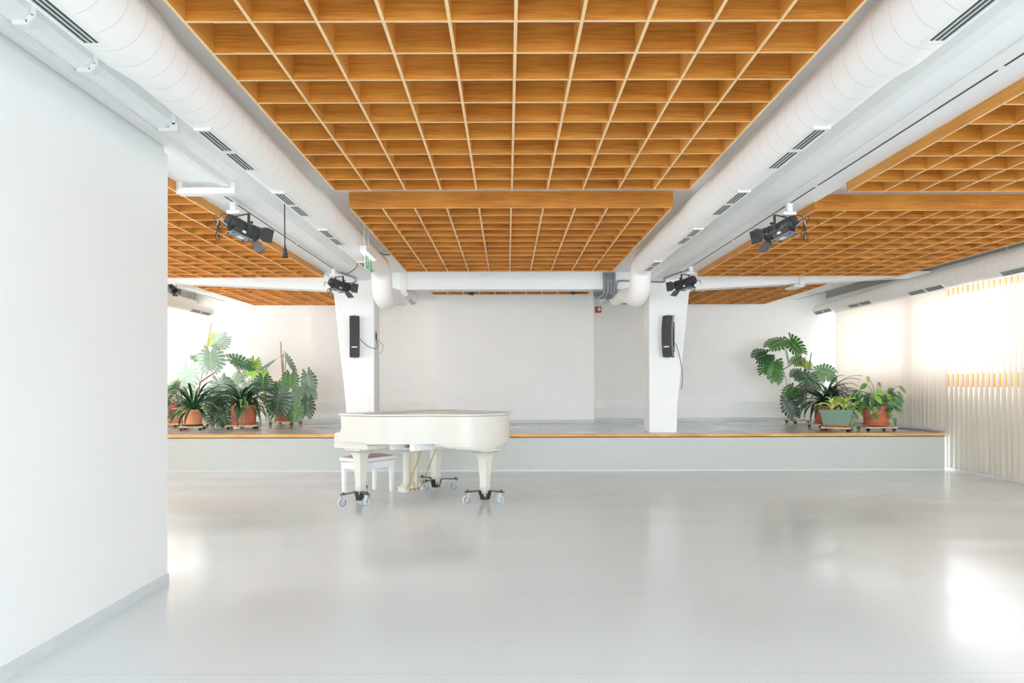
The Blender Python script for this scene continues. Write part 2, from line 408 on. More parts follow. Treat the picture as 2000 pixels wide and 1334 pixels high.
def main_duct(x,label,sgn,dy=0):
    root=thing('round_air_duct',label,'air duct',(x,0,H+1.67))
    pts=[(0,-2.5,0),(0,3.28,0),(0,3.5,0),(0,6,0),(0,8,0),(0,9.40+dy,0)]
    MB().tube(pts,[.176,.176,.154,.154,.152,.15],40).build('duct_run','duct',root)
    el=smooth_path([(0,9.35+dy,0),(0,9.48+dy,-.01),(0,9.60+dy,-.07),(0,9.65+dy,-.17),(0,9.68+dy,-.28),(0,9.77+dy,-.37),(0,9.93+dy,-.41),(0,10.2+dy,-.37),(0,10.8,-.28),(0,11.35,-.245),(0,11.75,-.235),(0,12.0,-.15),(0,12.25,-.07),(0,12.4,-.05)],5)
    rr=[.146 if p.y<9.95+dy else max(.1,.146-(p.y-9.95-dy)*.034) for p in el]
    MB().tube(el,rr,32).build('duct_elbow','ductplain',root)
    prof=[(.1,0),(.1,.9),(.09,.935),(.06,.96),(.01,.97)]
    mt=Matrix.Translation((0,12.25,-.04))@Matrix.Rotation(R(-90),4,'X')
    MB().lathe(prof,28,mt).build('duct_end','duct',root)
    for a,c in ((2.22,3.02),(4.07,4.86),(5.41,6.18),(6.71,7.46),(8.49,9.21)): grille(root,a,c,.154 if a>3 else .176,0)
    for a,c in ((12.35,12.68),(12.76,13.08)): grille(root,a,c,.1,R(20*sgn),z=-.04)
    return root
main_duct(-1.80,'long white round air duct hanging left of the middle ceiling panels',-1,.25)
main_duct(1.866,'long white round air duct hanging right of the middle ceiling panels',1)
def side_duct(x,label,sgn,spans,y0,wires):
    z=H+1.555; root=thing('round_air_duct',label,'air duct',(x,0,z))
    pts=[(14.62,.02),(14.6,.06),(14.55,.082),(14.45,.088),(13.65,.09),(13.1,.125),(12.25,.127),(11.75,.147),(9.55,.15),(9.2,.168),(y0,.17)]
    b=MB().tube([(0,a,0) for a,_ in pts],[r for _,r in pts],32); b.build('duct_run','duct',root)
    for a,c,r in spans: grille(root,a,c,r,R(38*sgn))
    for w in wires:
        b=MB(); b.tube([(0,w,.08),(0,w,.30 if sgn>0 else .30)],.004,6); b.tube([(-.02,w,.08),(0,w,.13),(.02,w,.08)],.004,6)
        tag(b.build('hanger_wire','white',root),'thin hanger wire')
side_duct(6.53,'white round air duct along the right window blinds',1,[(13.74,14.5,.09),(12.2,13.02,.126),(10.15,11.05,.149),(8.0,8.97,.17)],5.0,(14.5,11.2,9.0))
side_duct(-6.27,'white round air duct end seen past the partition at the far left',-1,[(13.5,14.42,.09)],9.0,(14.2,13.1))

# ---------------------------------------------------------------- lighting tracks
def track(x,y0,y1,label):
    t=thing('lighting_track',label,'lighting track',(x,y0,ZS))
    MB().box(-.085,.018,0,y1-y0,-.03,-.001).build('track_housing','white',t,bevel=.004)
    b=MB(); L=y1-y0; n=max(1,round(L/2.0))
    for i in range(n): b.box(-.006,.006,.02+i*L/n,(i+1)*L/n-.035,-.0325,-.03)
    b.build('track_groove','groove',t)
    return t
track(2.66,1.5,10.35,'white lighting track with a dark groove under the right ceiling beam')
track(-2.535,6.15,10.45,'white lighting track with a dark groove under the left ceiling beam')

# ---------------------------------------------------------------- spotlights
def spotlight(name,loc,yaw,pitch,label,cablestyle=1,scale=1):
    # local +x = beam direction; origin = adapter top on the track
    root=thing(name,label,'spotlight',loc,yaw,'black stage spotlights on the ceiling tracks' if scale>.8 else 'small spotlights behind the cross beam')
    rz=Matrix.Rotation(-yaw,4,'Z'); ox=-.07 if cablestyle in(1,3) else .07; root.scale=(scale,)*3
    b=MB(); b.box(ox-.028,ox+.028,-.03,.03,-.085,0,rz); b.build('track_stem','white',root,bevel=.006)
    b=MB(); b.box(ox-.065,ox+.065,-.026,.026,-.12,-.085,rz); b.box(min(ox,0),max(ox,0),-.012,.012,-.12,-.09,rz); b.build('track_adapter','white',root,bevel=.004)
    zc=-.25
    T=Matrix.Translation((.02,0,zc))@Matrix.Rotation(pitch,4,'Y')          # body frame, +x forward
    X=T@Matrix.Rotation(R(90),4,'Y')                                       # z of lathe -> +x
    # yoke
    b=MB()
    b.box(.005,.035,-.094,.094,-.128,-.120)
    for s in (-1,1): b.box(.005,.035,s*.094-.004,s*.094+.004,zc-.02,-.120)
    b.build('yoke','black',root,bevel=.003)
    for s in (-1,1): MB().lathe([(.014,0),(.018,.01),(.018,.028),(.01,.032)],10,Matrix.Translation((.02,s*.076,zc))@Matrix.Rotation(R(-90*s),4,'X')).build('yoke_knob','black',root)
    # barrel
    pr=[(.03,-.172),(.062,-.17),(.07,-.155),(.07,-.10),(.066,-.098),(.066,-.085),(.07,-.083),(.07,-.06),(.066,-.058),(.066,-.04),(.068,-.035),(.066,.03),(.06,.04),(.06,.055),(.066,.06),(.066,.07),(.06,.075),(.062,.09),(.078,.10),(.078,.125),(.07,.128),(.07,.138),(.08,.142),(.08,.158),(.072,.158),(.066,.15),(.02,.146)]
    MB().lathe(pr,32,X).build('barrel','black',root)
    b=MB()
    for k in range(18):
        a=2*PI*k/18; m=X@Matrix.Rotation(a,4,'Z'); b.box(.022,.06,-.0022,.0022,-.18,-.17,m)
    b.lathe([(.02,-.183),(.02,-.17)],16,X)
    b.build('fan_grille','darkgrey',root)
    b=MB(); b.box(-.12,.075,-.055,.055,-.092,-.03,T); b.build('driver_housing','black',root,bevel=.008)
    b=MB(); b.box(-.135,.09,-.062,.062,-.104,-.094,T)
    pl=b.build('base_plate','greyplate',root,bevel=.002)
    for x in (-.115,.07):
        for y in (-.045,.045): MB().lathe([(.009,-.112),(.009,-.104)],10,T@Matrix.Translation((x,y,0))).build('rubber_foot','rubber',pl)
    b=MB()
    b.box(-.03,.03,-.03,.03,-.106,-.1045,T)
    for s in (-1,1): b.box(-.03,.012,s*.0565-.0006,s*.0565+.0006,-.068,-.045,T)
    tag(b.build('printed_label','label',root),'small white printed labels')
    # focus knob on top
    b=MB(); b.lathe([(.006,.06),(.006,.088),(.016,.09),(.016,.104),(.008,.108)],10,T@Matrix.Translation((.085,0,0))); b.build('focus_knob','black',root)
    # barn doors
    b=MB(); b.lathe([(.083,.158),(.083,.166),(.068,.166),(.068,.158)],32,X,cap=False); b.build('accessory_ring','darkgrey',root)
    for k,(ang,op) in enumerate(((90,38),(-90,30),(0,22),(180,35))):
        # door k: hinge on ring; ang around beam axis (0 = top) 
        m=T@Matrix.Rotation(R(ang),4,'X')@Matrix.Translation((.168,0,.07))@Matrix.Rotation(R(-op),4,'Y')
        b=MB(); poly=[(-.05,0),(.05,0),(.075,.035),(.072,.118),(-.072,.118),(-.075,.035)]
        # in the frame: x forward = length, y = width
        pp=[(l,wd) for wd,l in poly]
        b.prism(pp,-.001,.001,'z',m)
        b.build('barn_door','black' if not(k==3) else 'darkgrey',root)  # bottom door greyer: light on its black face put into the colour
    # power cable, looped and tied behind
    b=MB()
    s=1 if cablestyle>0 else -1
    if abs(cablestyle)==1:
        pts=[(-.13,0,zc+.10),(-.19,.03*s,zc+.09),(-.22,.05*s,zc+.02),(-.225,.05*s,zc-.06),(-.25,.06*s,zc-.13),(-.22,.05*s,zc-.16),(-.205,.05*s,zc-.10),(-.225,.05*s,zc-.02),(-.26,.06*s,zc+.05),(-.235,.05*s,zc+.08),(-.21,.04*s,zc+.0),(-.235,.05*s,zc-.07),(-.205,.05*s,zc-.14),(-.185,.04*s,zc-.1),(-.20,.04*s,zc-.04),(-.16,.03*s,zc-.02)]
        b.tube(cablepts(pts),.0042,6)
        b.lathe([(.012,-.03),(.012,.03)],8,Matrix.Translation((-.222,.05*s,zc-.03)))
    else:
        pts=[(-.13,0,zc-.05),(-.17,.02,zc-.1),(-.15,.03,zc-.15),(-.12,.03,zc-.12),(-.15,.03,zc-.07),(-.19,.03,zc-.11),(-.16,.02,zc-.16),(-.12,.0,zc-.09)]
        b.tube(cablepts(pts),.004,6)
    b.build('power_cable','cable',root)
    b=MB(); b.tube([T@Vector((-.15,.0,-.06)),T@Vector((-.26,.0,-.03)),T@Vector((-.27,.0,-.035)),T@Vector((-.272,.0,-.10))],.005,8); b.build('tail_handle','steel' if abs(cablestyle)==1 else 'darkgrey',root)
    return root
spotlight('stage_spotlight',(-2.465,6.38,ZS-.03),R(58),R(14),'black spotlight on the left track nearest the viewer, beside the hanging socket',1,.93)
spotlight('stage_spotlight',(2.59,6.48,ZS-.03),R(122),R(14),'black spotlight on the right track nearest the viewer',-1,.93)
spotlight('stage_spotlight',(-2.465,10.05,ZS-.03),R(52),R(10),'black spotlight at the far end of the left track, in front of the left column',3,.93)
spotlight('stage_spotlight',(2.59,9.95,ZS-.03),R(128),R(10),'black spotlight at the far end of the right track, in front of the right column',2,.93)
spotlight('stage_spotlight',(-5.83,12.0,H+1.845),R(-40),R(30),'small grey spotlight hanging behind the cross beam at the far left',2,.6)
spotlight('stage_spotlight',(-.62,12.0,H+1.80),R(-90),R(10),'small dark spotlight peeping below the cross beam, above the piano lid',2,.6)
spotlight('stage_spotlight',(1.14,12.0,H+1.80),R(-90),R(10),'small dark spotlight barely showing below the cross beam, left of the grey conduits',2,.58)

# ---------------------------------------------------------------- speakers
def speaker(x,y,z,yaw,label):
    root=thing('column_loudspeaker',label,'loudspeaker',(x,y,z),yaw)   # front = -y
    n=14; hh=.655
    def prof(i,off,wd):
        t=i/n; zz=(t-.5)*hh; bul=.055*(1-(2*t-1)**2)
        return [(-wd,off-bul,zz),(wd,off-bul,zz)]
    def shell(name,mt,o0,o1,w0,w1,m2=None):
        b=MB(); R_=[]
        for i in range(n+1):
            a=prof(i,o0,w0); c=prof(i,o1,w1)
            R_.append([b.v(a[0]),b.v(a[1]),b.v(c[1]),b.v(c[0])])
        for A,B in zip(R_,R_[1:]):
            for k in range(4): b.face([A[k],A[(k+1)%4],B[(k+1)%4],B[k]],k in(0,))
        b.face(R_[0]); b.face(R_[-1]); return b.build(name,mt,root)
    shell('cabinet','speakerside',.0,.10,.080,.072)
    shell('front_grille','grille',-.012,.0,.080,.080)
    b=MB()
    for s in (-1,1):
        zz=s*hh/2; b.box(-.07,.07,-.012,.125,min(zz,zz+s*.012),max(zz,zz+s*.012)); b.lathe([(.006,min(zz,zz+s*.03)),(.006,max(zz,zz+s*.03))],8)
    b.build('end_cap','darkgrey',root)
    b=MB(); b.box(-.03,.03,.09,.22,-.2,-.16); b.box(-.03,.03,.09,.22,.16,.2); b.box(-.035,.035,.20,.215,-.25,.25); b.build('wall_bracket','black',root)
    zb=-.172; t=zb/hh+.5; yb=-.012-.055*(1-(2*t-1)**2)-.002
    b=MB(); b.prism([(-.056,zb-.008),(.03,zb-.008),(.052,zb+.009),(-.034,zb+.009)],yb-.0015,yb+.001,'y'); tag(b.build('name_badge','signwhite',root),'white slanted name badge')
    return root
speaker(-2.475,11.16,H+(751-657)/F*11.2,R(14),'curved black column loudspeaker on the left column')
speaker(2.60,11.16,H+(751-658)/F*11.2,R(-34),'curved black column loudspeaker on the right column')
def cable(name,pts,r,label,cat='cable',m='cable',n=8):
    return tag(MB().tube(cablepts(pts),r,n).build(name,m),label,cat)
b=MB(); b.tube(cablepts([(-2.40,11.2,2.15),W(718,675,11.3),W(732,680,11.36),W(738,676,11.42),(-2.185,11.5,2.14),(-2.19,11.52,2.27)]),.005,6)
b.tube(cablepts([(-2.185,11.5,2.15),W(747,672,11.5),W(746,686,11.5),W(741,691,11.5)]),.0035,6)
b.tube([(-2.188,11.5,2.16),(-2.188,11.5,2.24),(-2.19,11.5,2.30)],[.012,.011,.002],8)
tag(b.build('speaker_cable','cable'),'black cable sagging from the left loudspeaker to the column side','cable')
cable('speaker_cable',[(2.64,11.25,2.17),W(1319,672,11.36),W(1326,690,11.37),W(1332,725,11.37),W(1333,745,11.37),W(1331,762,11.37)],.0045,'thin black cable dropping down the right column from the loudspeaker')

# ---------------------------------------------------------------- conduits
b0=thing('conduit_bundle','bundle of grey conduits bending under the cross beam at its right end','conduit',(0,0,0))
for i,px in enumerate((1181,1187.5,1194,1200)):
    x=(px-VX)/F*11.35; o=.012 if i%2 else 0
    pts=[(x,11.35,H+1.84),(x,11.35,H+1.6),(x-.005,11.34,H+1.52-o),(x-.03,11.36,H+1.465-o),(x-.06,11.45,H+1.45-o),(x-.10,11.6,H+1.47-o),(x-.11,11.72,H+1.54),(x-.11,11.75,H+1.80)]
    MB().tube(smooth_path(pts,5),.024,10).build('conduit_pipe','conduit',b0)
b=MB(); b.box(1.60,1.80,11.335,11.398,H+1.70,H+1.715); b.build('pipe_clamp','steel',b0)
cable('conduit_run',[(2.70,10.2,ZS-.02),(2.62,10.5,ZS-.03),(2.50,10.9,ZS-.05),W(1298,551,11.34),W(1270,551,11.35),W(1215,549,11.35),W(1207,552,11.35),W(1204,558,11.35),W(1205,577,11.36)],.016,'grey conduit running from the right track past the duct to the cross beam','conduit','conduit',10)
cable('conduit_run',[(-2.54,10.4,ZS-.02),(-2.40,10.8,ZS-.04),W(695,546,11.2),W(694,550,11.3),W(686,552.5,11.34),W(665,553.5,11.34),W(651,556,11.34),W(646,566,11.35),W(645,577,11.35)],.018,'grey conduit curling around the top of the left column','conduit','conduit',10)
# trunking
def trunk(parts,label,name='cable_trunking'):
    b=MB()
    for p in parts: b.box(*p)
    return tag(b.build(name,'white',bevel=.003),label,'trunking')
trunk([(-1.765,-1.66,11.36,11.4,H+1.50,H+1.85),(-1.79,-1.64,11.35,11.75,H+1.46,H+1.53)],'white cable trunking wrapping the left end of the middle cross beam')
x1=(1564-VX)/F*11.4
trunk([(x1-.03,x1+.05,11.35,11.4,H+1.62,H+1.80),(x1-.12,x1+.05,11.35,11.75,H+1.60,H+1.63)],'white cable trunking folding under the right arm of the cross beam')
trunk([(-2.415,-2.35,-2,5.94,ZS-.042,ZS-.001)],'long white trunking under the left beam above the partition')
trunk([(-2.808,-2.31,5.84,5.94,ZS-.098,ZS-.048),(-2.808,-2.76,5.84,5.94,ZS-.048,ZS-.001),(-2.35,-2.31,5.84,5.94,ZS-.048,ZS-.001)],'white cross trunking near the left track, ahead of the first spotlight')
def strap(y,diag,label):
    b=MB(); w=.055; zb=ZS-.026
    b.box(-2.33,-2.255,y,y+w,zb,ZS-.001)
    if diag: b.hexa([(-2.255,y,zb),(-2.214,y,ZS+.016),(-2.214,y+w,ZS+.016),(-2.255,y+w,zb),(-2.27,y,ZS),(-2.24,y,ZS+.03),(-2.24,y+w,ZS+.03),(-2.27,y+w,ZS)])
    else: b.box(-2.255,-2.2,y,y+w,zb,ZS+.03)
    b.box(-2.239,-2.213,y,y+w,ZS+.016,ZC-.02)
    tag(b.build('trunking_strap','white',bevel=.002),label,'trunking')
strap(3.24,True,'white trunking strap bent around the left beam, nearest the viewer')
strap(3.73,True,'white trunking strap bent around the left beam, second from the viewer')
strap(4.6,False,'square cornered white trunking strap around the left beam, farthest of the three')
# hanging socket
x,y=-2.215,6.86
cable('hanging_cable',[(x,y,ZC),(x,y,H+1.7),(x+.002,y,H+1.5),(x,y,H+1.36)],.006,'straight black cable hanging from the ceiling beside the left beam')
t=thing('cable_socket','black cable socket dangling at the end of the hanging cable','socket',(x+.004,y,H+1.27))
MB().lathe([(.028,0),(.026,.045),(.018,.05),(.018,.085),(.008,.095),(.007,.12)],14).build('socket_body','rubber',t)
b=MB(); b.lathe([(.031,.0),(.031,.012)],14); b.build('socket_rim','rubber',t)
cable('hanging_cable',[W(699,503,8.6)+Vector((0,0,.0)),W(699,515,8.8),W(694,524,9.1),W(684,531,9.5),W(672,536,9.85)],.006,'black cable looping from the left beam to the far left spotlight')
cable('hanging_cable',[W(733,485,9.3),W(742,492,9.0),W(752,497,9.0),W(763,496,8.9)],.006,'short black cable bridging the left duct and the middle ceiling panel')
# exit sign
t=thing('exit_sign','green emergency exit sign hanging from rods beside the left duct','exit sign',(-1.615,7.72,H+1.5))
MB().box(-.04,.04,0,.58,.0,.065).build('lamp_housing','white',t,bevel=.006)
MB().box(-.033,.033,.02,.56,-.006,.0).build('lamp_diffuser','glow',t)
sg=MB().box(-.004,.004,.10,.48,-.165,-.006).build('sign_panel','signwhite',t)
def plate(b,poly,x): b.prism(poly,x,x+.001,'x')
b=MB(); plate(b,[(.108,-.16),(.108,-.012),(.30,-.012),(.30,-.16)],.004); plate(b,[(.39,-.16),(.39,-.012),(.472,-.012),(.472,-.16)],.004)
b.build('green_field','green',sg)
b=MB() # running figure and arrow in white, doorway in white between the fields
for p in ([(.20,-.045),(.215,-.045),(.215,-.032),(.20,-.032)],[(.165,-.06),(.2,-.05),(.215,-.09),(.19,-.1)],[(.15,-.085),(.165,-.06),(.172,-.066),(.16,-.09)],[(.2,-.05),(.235,-.07),(.232,-.078),(.2,-.064)],[(.195,-.095),(.215,-.09),(.235,-.115),(.23,-.14),(.218,-.14),(.222,-.118)],[(.19,-.1),(.2,-.11),(.17,-.14),(.135,-.14),(.138,-.13),(.165,-.128)]): plate(b,p,.0052)
b.build('running_figure','signwhite',sg)
b=MB()
for p in ([(.335,-.06),(.355,-.06),(.355,-.1),(.372,-.1),(.345,-.14),(.318,-.1),(.335,-.1)],): plate(b,p,.0045)
b.build('arrow','green',sg)
b=MB(); b.box(-.006,.006,.10,.48,-.175,-.165); b.build('sign_edge','white',t)
b=MB()
for q in (.06,.30): b.tube([(0,q,.06),(0,q,.357)],.005,8)
b.build('hanging_rod','white',t)
# siren
t=thing('alarm_sounder','small red alarm sounder with a round white face on the back wall','alarm',W(1170,605,14.95))
MB().box(-.07,.055,.0,.09,-.065,.065).build('housing','red',t,bevel=.01)
mt=Matrix.Rotation(R(90),4,'X')
MB().lathe([(.052,-.005),(.052,.03),(.044,.045)],24,mt).build('bezel','black',t)
MB().lathe([(.042,.04),(.03,.052),(.005,.056)],20,mt).build('dome','label',t)
xx=W(1168.5,600,15.04)
tag(MB().box(xx.x-.012,xx.x+.012,15.03,15.05,xx.z+.05,ZC).build('cable_trunking','white'),'thin vertical trunking above the red alarm sounder','trunking')
# wall trunking on the back wall
def wt(x0,x1,y,label):
    o=MB().box(x0,x1,y-.045,y,H-.545,H-.375).build('dado_trunking','white',bevel=.004); tag(o,label,'trunking')
wt(-4.26,-1.49,15.05,'wide white dado trunking low on the back wall behind the left column')
wt(1.85,4.83,15.05,'wide white dado trunking low on the back wall, either side of the right column')
wt(4.87,6.1,15.2,'wide white dado trunking low on the back wall beside the monstera')
# ---------------------------------------------------------------- grand piano
PH=R(36)
lx,wx=Vector((math.cos(PH),-math.sin(PH),0)),Vector((math.sin(PH),math.cos(PH),0))
PO=Vector((-2.068,8.21,0))
piano=thing('grand_piano','ivory white grand piano with closed lid standing on wheeled trucks','piano',PO,-PH)   # local x = length, y = width
WD=1.6
def qbez(p0,p1,p2,p3,n):
    out=[]
    for i in range(n+1):
        t=i/n; u=1-t
        out.append((u**3*p0[0]+3*u*u*t*p1[0]+3*u*t*t*p2[0]+t**3*p3[0],u**3*p0[1]+3*u*u*t*p1[1]+3*u*t*t*p2[1]+t**3*p3[1]))
    return out
def outline(off=0,u0=.13):
    # ccw: treble side straight, S bentside, tail, bass side
    side=[(u0,0),(.45,0)]+qbez((.55,0),(.92,.02),(.98,.42),(1.28,.50),14)+qbez((1.28,.50),(1.50,.56),(1.68,.70),(1.70,1.0),12)[1:]
    tail=qbez((1.70,1.0),(1.715,1.26),(1.58,1.50),(1.24,1.585),12)[1:]
    pts=side+tail+[(1.1,WD),(.7,WD),(u0,WD)]
    if off==0: return pts
    n=len(pts); res=[]
    for i,(x,y) in enumerate(pts):
        a=pts[i-1] if i else pts[-1]; c=pts[(i+1)%n]
        e1=Vector((x-a[0],y-a[1])); e2=Vector((c[0]-x,c[1]-y))
        if e1.length: e1.normalize()
        if e2.length: e2.normalize()
        nn=Vector((e1.y,-e1.x))+Vector((e2.y,-e2.x)); nn/=max(.6,nn.length_squared/2)
        res.append((x+nn.x*off,y+nn.y*off))
    return res
def rimwall(b,po,pi,z0,z1):
    n=len(po)
    A=[[b.v((x,y,z)) for x,y in po] for z in (z0,z1)]; B=[[b.v((x,y,z)) for x,y in pi] for z in (z0,z1)]
    for i in range(n):
        j=(i+1)%n
        b.face([A[0][i],A[0][j],A[1][j],A[1][i]],True); b.face([B[0][j],B[0][i],B[1][i],B[1][j]],True)
        b.face([A[1][i],A[1][j],B[1][j],B[1][i]]); b.face([A[0][j],A[0][i],B[0][i],B[0][j]])
b=MB(); rimwall(b,outline(0,.199),outline(-.05,.199),.722,1.036); b.build('rim','cream',piano)
MB().prism(outline(-.052),.80,.83).build('soundboard','cream',piano)
# lid in two leaves with a hinge
lo=outline(.022,.10); hu=.55
front=[(.10,-.022),(hu-.003,-.022),(hu-.003,WD+.022),(.10,WD+.022)]
b=MB().prism(front,1.042,1.064); b.build('lid_front_leaf','cream',piano,bevel=.004)
main=[(hu+.003,-.018)]+[p for p in lo if p[0]>hu+.02]+[(hu+.003,WD+.022)]
b=MB().prism(main,1.042,1.064); b.build('lid_main_leaf','cream',piano,bevel=.004)
MB().box(hu-.009,hu+.009,-.02,WD+.02,1.062,1.068).build('lid_hinge','bronze',piano)
# cheeks (arms) with S profile
prof=[(0,.735),(0,.80),(.012,.822),(.035,.832),(.075,.832),(.105,.845),(.122,.875),(.127,.915),(.118,.955),(.115,.99),(.125,1.036),(.201,1.036),(.201,.722)]
for y in (0,WD-.06):
    MB().prism(prof,y,y+.06,'y').build('cheek','cream',piano,bevel=.004)
b=MB(); b.box(.008,.56,.0,WD,.700,.735); b.box(.0,.58,-.004,WD+.004,.655,.700); b.build('key_bed','cream',piano,bevel=.003)
b=MB(); b.box(.06,.10,.06,WD-.06,.735,.80); b.build('key_slip','cream',piano)
b=MB(); b.box(.135,.16,.06,WD-.06,.80,1.036); b.build('fall_board','cream',piano)
# under plates at the tail
def scaled(c,k,pts): return [(c[0]+(x-c[0])*k,c[1]+(y-c[1])*k) for x,y in pts]
tp=[(1.12,.52)]+[p for p in outline(-.03) if p[0]>1.2]+[(1.02,1.5)]
b=MB(); b.prism(tp,.690,.722); b.build('tail_plate','cream',piano)
b=MB(); b.prism(scaled((1.47,1.06),.80,tp),.662,.690); b.prism(scaled((1.46,1.06),.58,tp),.640,.662); b.build('tail_block','cream',piano)
b=MB()
for u in (.62,.95): b.box(u,u+.07,.3,1.5,.64,.722)
b.build('under_brace','bench',piano)
def leg(u,v,ztop,name='leg'):
    b=MB()
    prof=[(.135,ztop),(.135,ztop-.028),(.112,ztop-.036),(.088,ztop-.055),(.070,ztop-.085),(.061,ztop-.12),(.059,ztop-.14),(.041,.215),(.046,.205),(.046,.165),(.040,.155),(.036,.10)]
    rings=[]
    for h,z in prof: rings.append([b.v((u+a*h,v+c*h,z)) for a,c in ((-1,-1),(1,-1),(1,1),(-1,1))])
    for A,B in zip(rings,rings[1:]):
        for k in range(4): b.face([A[k],A[(k+1)%4],B[(k+1)%4],B[k]])
    b.face(rings[0]); b.face(rings[-1])
    lg=b.build(name,'cream',piano)
    c=MB(); c.lathe([(.02,.06),(.03,.07),(.03,.09),(.015,.10)],12,Matrix.Translation((u,v,0))); c.box(u-.012,u+.012,v-.034,v+.034,.045,.085); c.build('brass_caster','brass',lg)
LEGS=[(.27,.17,.655),(.30,1.47,.655),(1.449,1.065,.64)]
for q in LEGS: leg(*q)
# pedal lyre
ly=(.50,.78)
b=MB(); b.box(ly[0]-.06,ly[0]+.055,ly[1]-.17,ly[1]+.17,.085,.15); b.prism([(-.06,.15),(.055,.15),(.03,.175),(-.035,.175)],ly[1]-.14,ly[1]+.14,'y',Matrix.Translation((ly[0],0,0))); b.build('lyre_box','cream',piano,bevel=.005)
b=MB()
for s_ in (-1,1): b.box(ly[0]-.03,ly[0]+.03,ly[1]+s_*.085-.022,ly[1]+s_*.085+.022,.17,.56)
b.box(ly[0]-.04,ly[0]+.04,ly[1]-.14,ly[1]+.14,.56,.585); b.build('lyre_post','cream',piano,bevel=.003)
b=MB(); b.box(ly[0]-.05,ly[0]+.06,ly[1]-.09,ly[1]+.09,.60,.655); b.build('lyre_block','bench',piano)
b=MB()
for q in (-.07,0,.07): b.tube([(ly[0]+.062,ly[1]+q,.11),(ly[0]+.062,ly[1]+q,.64)],.004,8)
b.build('pedal_rod','brass',piano)
for q in (-.07,0,.07):
    b=MB(); b.tube(smooth_path([(ly[0]-.05,ly[1]+q,.115),(ly[0]-.12,ly[1]+q,.118),(ly[0]-.17,ly[1]+q,.108)],4),[.008]*8+[.013],8); b.build('pedal','brass',piano)
b=MB()
for q in (-.07,0,.07): b.box(ly[0]+.055,ly[0]+.078,ly[1]+q-.016,ly[1]+q+.016,.095,.125)
b.build('rod_socket','bronze',piano)
b=MB()
for s_,e in ((-1,-.26),(1,-.08)): b.tube([(ly[0]+.06,ly[1]+s_*.12,.12),(ly[0]+.36,ly[1]+s_*.12+ (-.04 if s_<0 else -.02),.665)],.006,8)
b.build('lyre_brace','brass',piano)
b=MB(); b.hexa([(.72,.46,.655),(.77,.46,.655),(.77,1.02,.655),(.72,1.02,.655),(.72,.46,.68),(.77,.46,.68),(.77,1.02,.68),(.72,1.02,.68)])
b.box(.80,.845,.50,.86,.66,.69); b.build('trap_lever','bronze',piano)
b=MB(); b.tube([(.46,.28,.64),(.70,.62,.66)],.005,6); b.build('trap_rod','brass',piano)

def loc(u,v): return PO+lx*u+wx*v
# wheeled trucks under each leg
def truck(u,v,angs,rad,label):
    p=loc(u,v); t=thing('piano_truck',label,'piano truck',(p.x,p.y,0),0,'three wheeled trucks under the piano legs')
    b=MB(); b.box(-.045,.045,-.045,.045,.030,.040); b.build('cup_plate','black',t)
    for k,a in enumerate(angs):
        m=Matrix.Rotation(R(a),4,'Z')
        b=MB()
        pr=[(.038,.030),(.048,.030),(.085,.138),(rad+.035,.138),(rad+.035,.147),(.078,.147),(.038,.042)]
        b.prism(pr,-.028,.028,'y',m)
        arm=b.build('arm','black',t,bevel=.002)
        b=MB(); b.lathe([(.014,.147),(.014,.160),(.008,.168)],12,m@Matrix.Translation((rad,0,0))); b.build('bolt','black',arm)
        # caster: fork, wheel (wheel axle swivelled per caster)
        sw=R([20,-35,70][k]+15)
        c=m@Matrix.Translation((rad,0,0))@Matrix.Rotation(sw-R(a),4,'Z')
        b=MB()
        b.box(-.026,.026,-.024,.024,.128,.138,c)
        for s_ in (-1,1): b.prism([(-.024,.128),(.022,.128),(-.005,.045),(-.03,.045)],s_*.021-.002,s_*.021+.002,'y',c)
        fork=b.build('caster_fork','steel',t)
        wm=c@Matrix.Translation((-.018,0,.0505))@Matrix.Rotation(R(90),4,'X')
        b=MB(); b.lathe([(.036,-.012),(.0435,-.013),(.0505,-.009),(.0505,.009),(.0435,.013),(.036,.012)],28,wm,cap=False)
        b.m(1); b.lathe([(.037,-.0128),(.044,-.0138)],28,wm,cap=False); b.lathe([(.037,.0128),(.044,.0138)],28,wm,cap=False)
        b.m(2); b.lathe([(.0365,-.010),(.0365,.010)],24,wm); b.build('wheel',['tyre','rubberring','steel'],fork)
    return t
truck(.27,.17,(-116,-64,90),.31,'wheeled truck under the near front piano leg, left')
truck(.30,1.47,(-112,-8,140),.27,'wheeled truck under the far piano leg, middle')
truck(1.449,1.065,(-143,-40,92),.25,'wheeled truck under the tail leg of the piano, right')

# bench
bm_=thing('piano_bench','white piano bench with a brownish pink cushion tucked behind the piano leg','bench',(0,0,0),0)
R_=W(764,959.5,9.03); R_.z=0
bl=wx; bs=-lx
def bp(u,v,z): return R_-bl*u+bs*v+Vector((0,0,z))
def bbox(b,u0,u1,v0,v1,z0,z1): b.hexa([bp(u0,v0,z0),bp(u1,v0,z0),bp(u1,v1,z0),bp(u0,v1,z0),bp(u0,v0,z1),bp(u1,v0,z1),bp(u1,v1,z1),bp(u0,v1,z1)])
LB,SB=.52,.32
for u in (0,LB):
    for v in (0,SB):
        b=MB(); c=.028; d=.019
        b.hexa([bp(u-d,v-d,0),bp(u+d,v-d,0),bp(u+d,v+d,0),bp(u-d,v+d,0),bp(u-c,v-c,.42),bp(u+c,v-c,.42),bp(u+c,v+c,.42),bp(u-c,v+c,.42)])
        b.build('leg','bench',bm_,bevel=.003)
b=MB(); bbox(b,-.028,LB+.028,-.026,.01,.335,.42); bbox(b,-.028,LB+.028,SB-.01,SB+.026,.335,.42); bbox(b,-.026,.01,.01,SB-.01,.335,.42); bbox(b,LB-.01,LB+.026,.01,SB-.01,.335,.42)
b.build('apron','bench',bm_,bevel=.003)
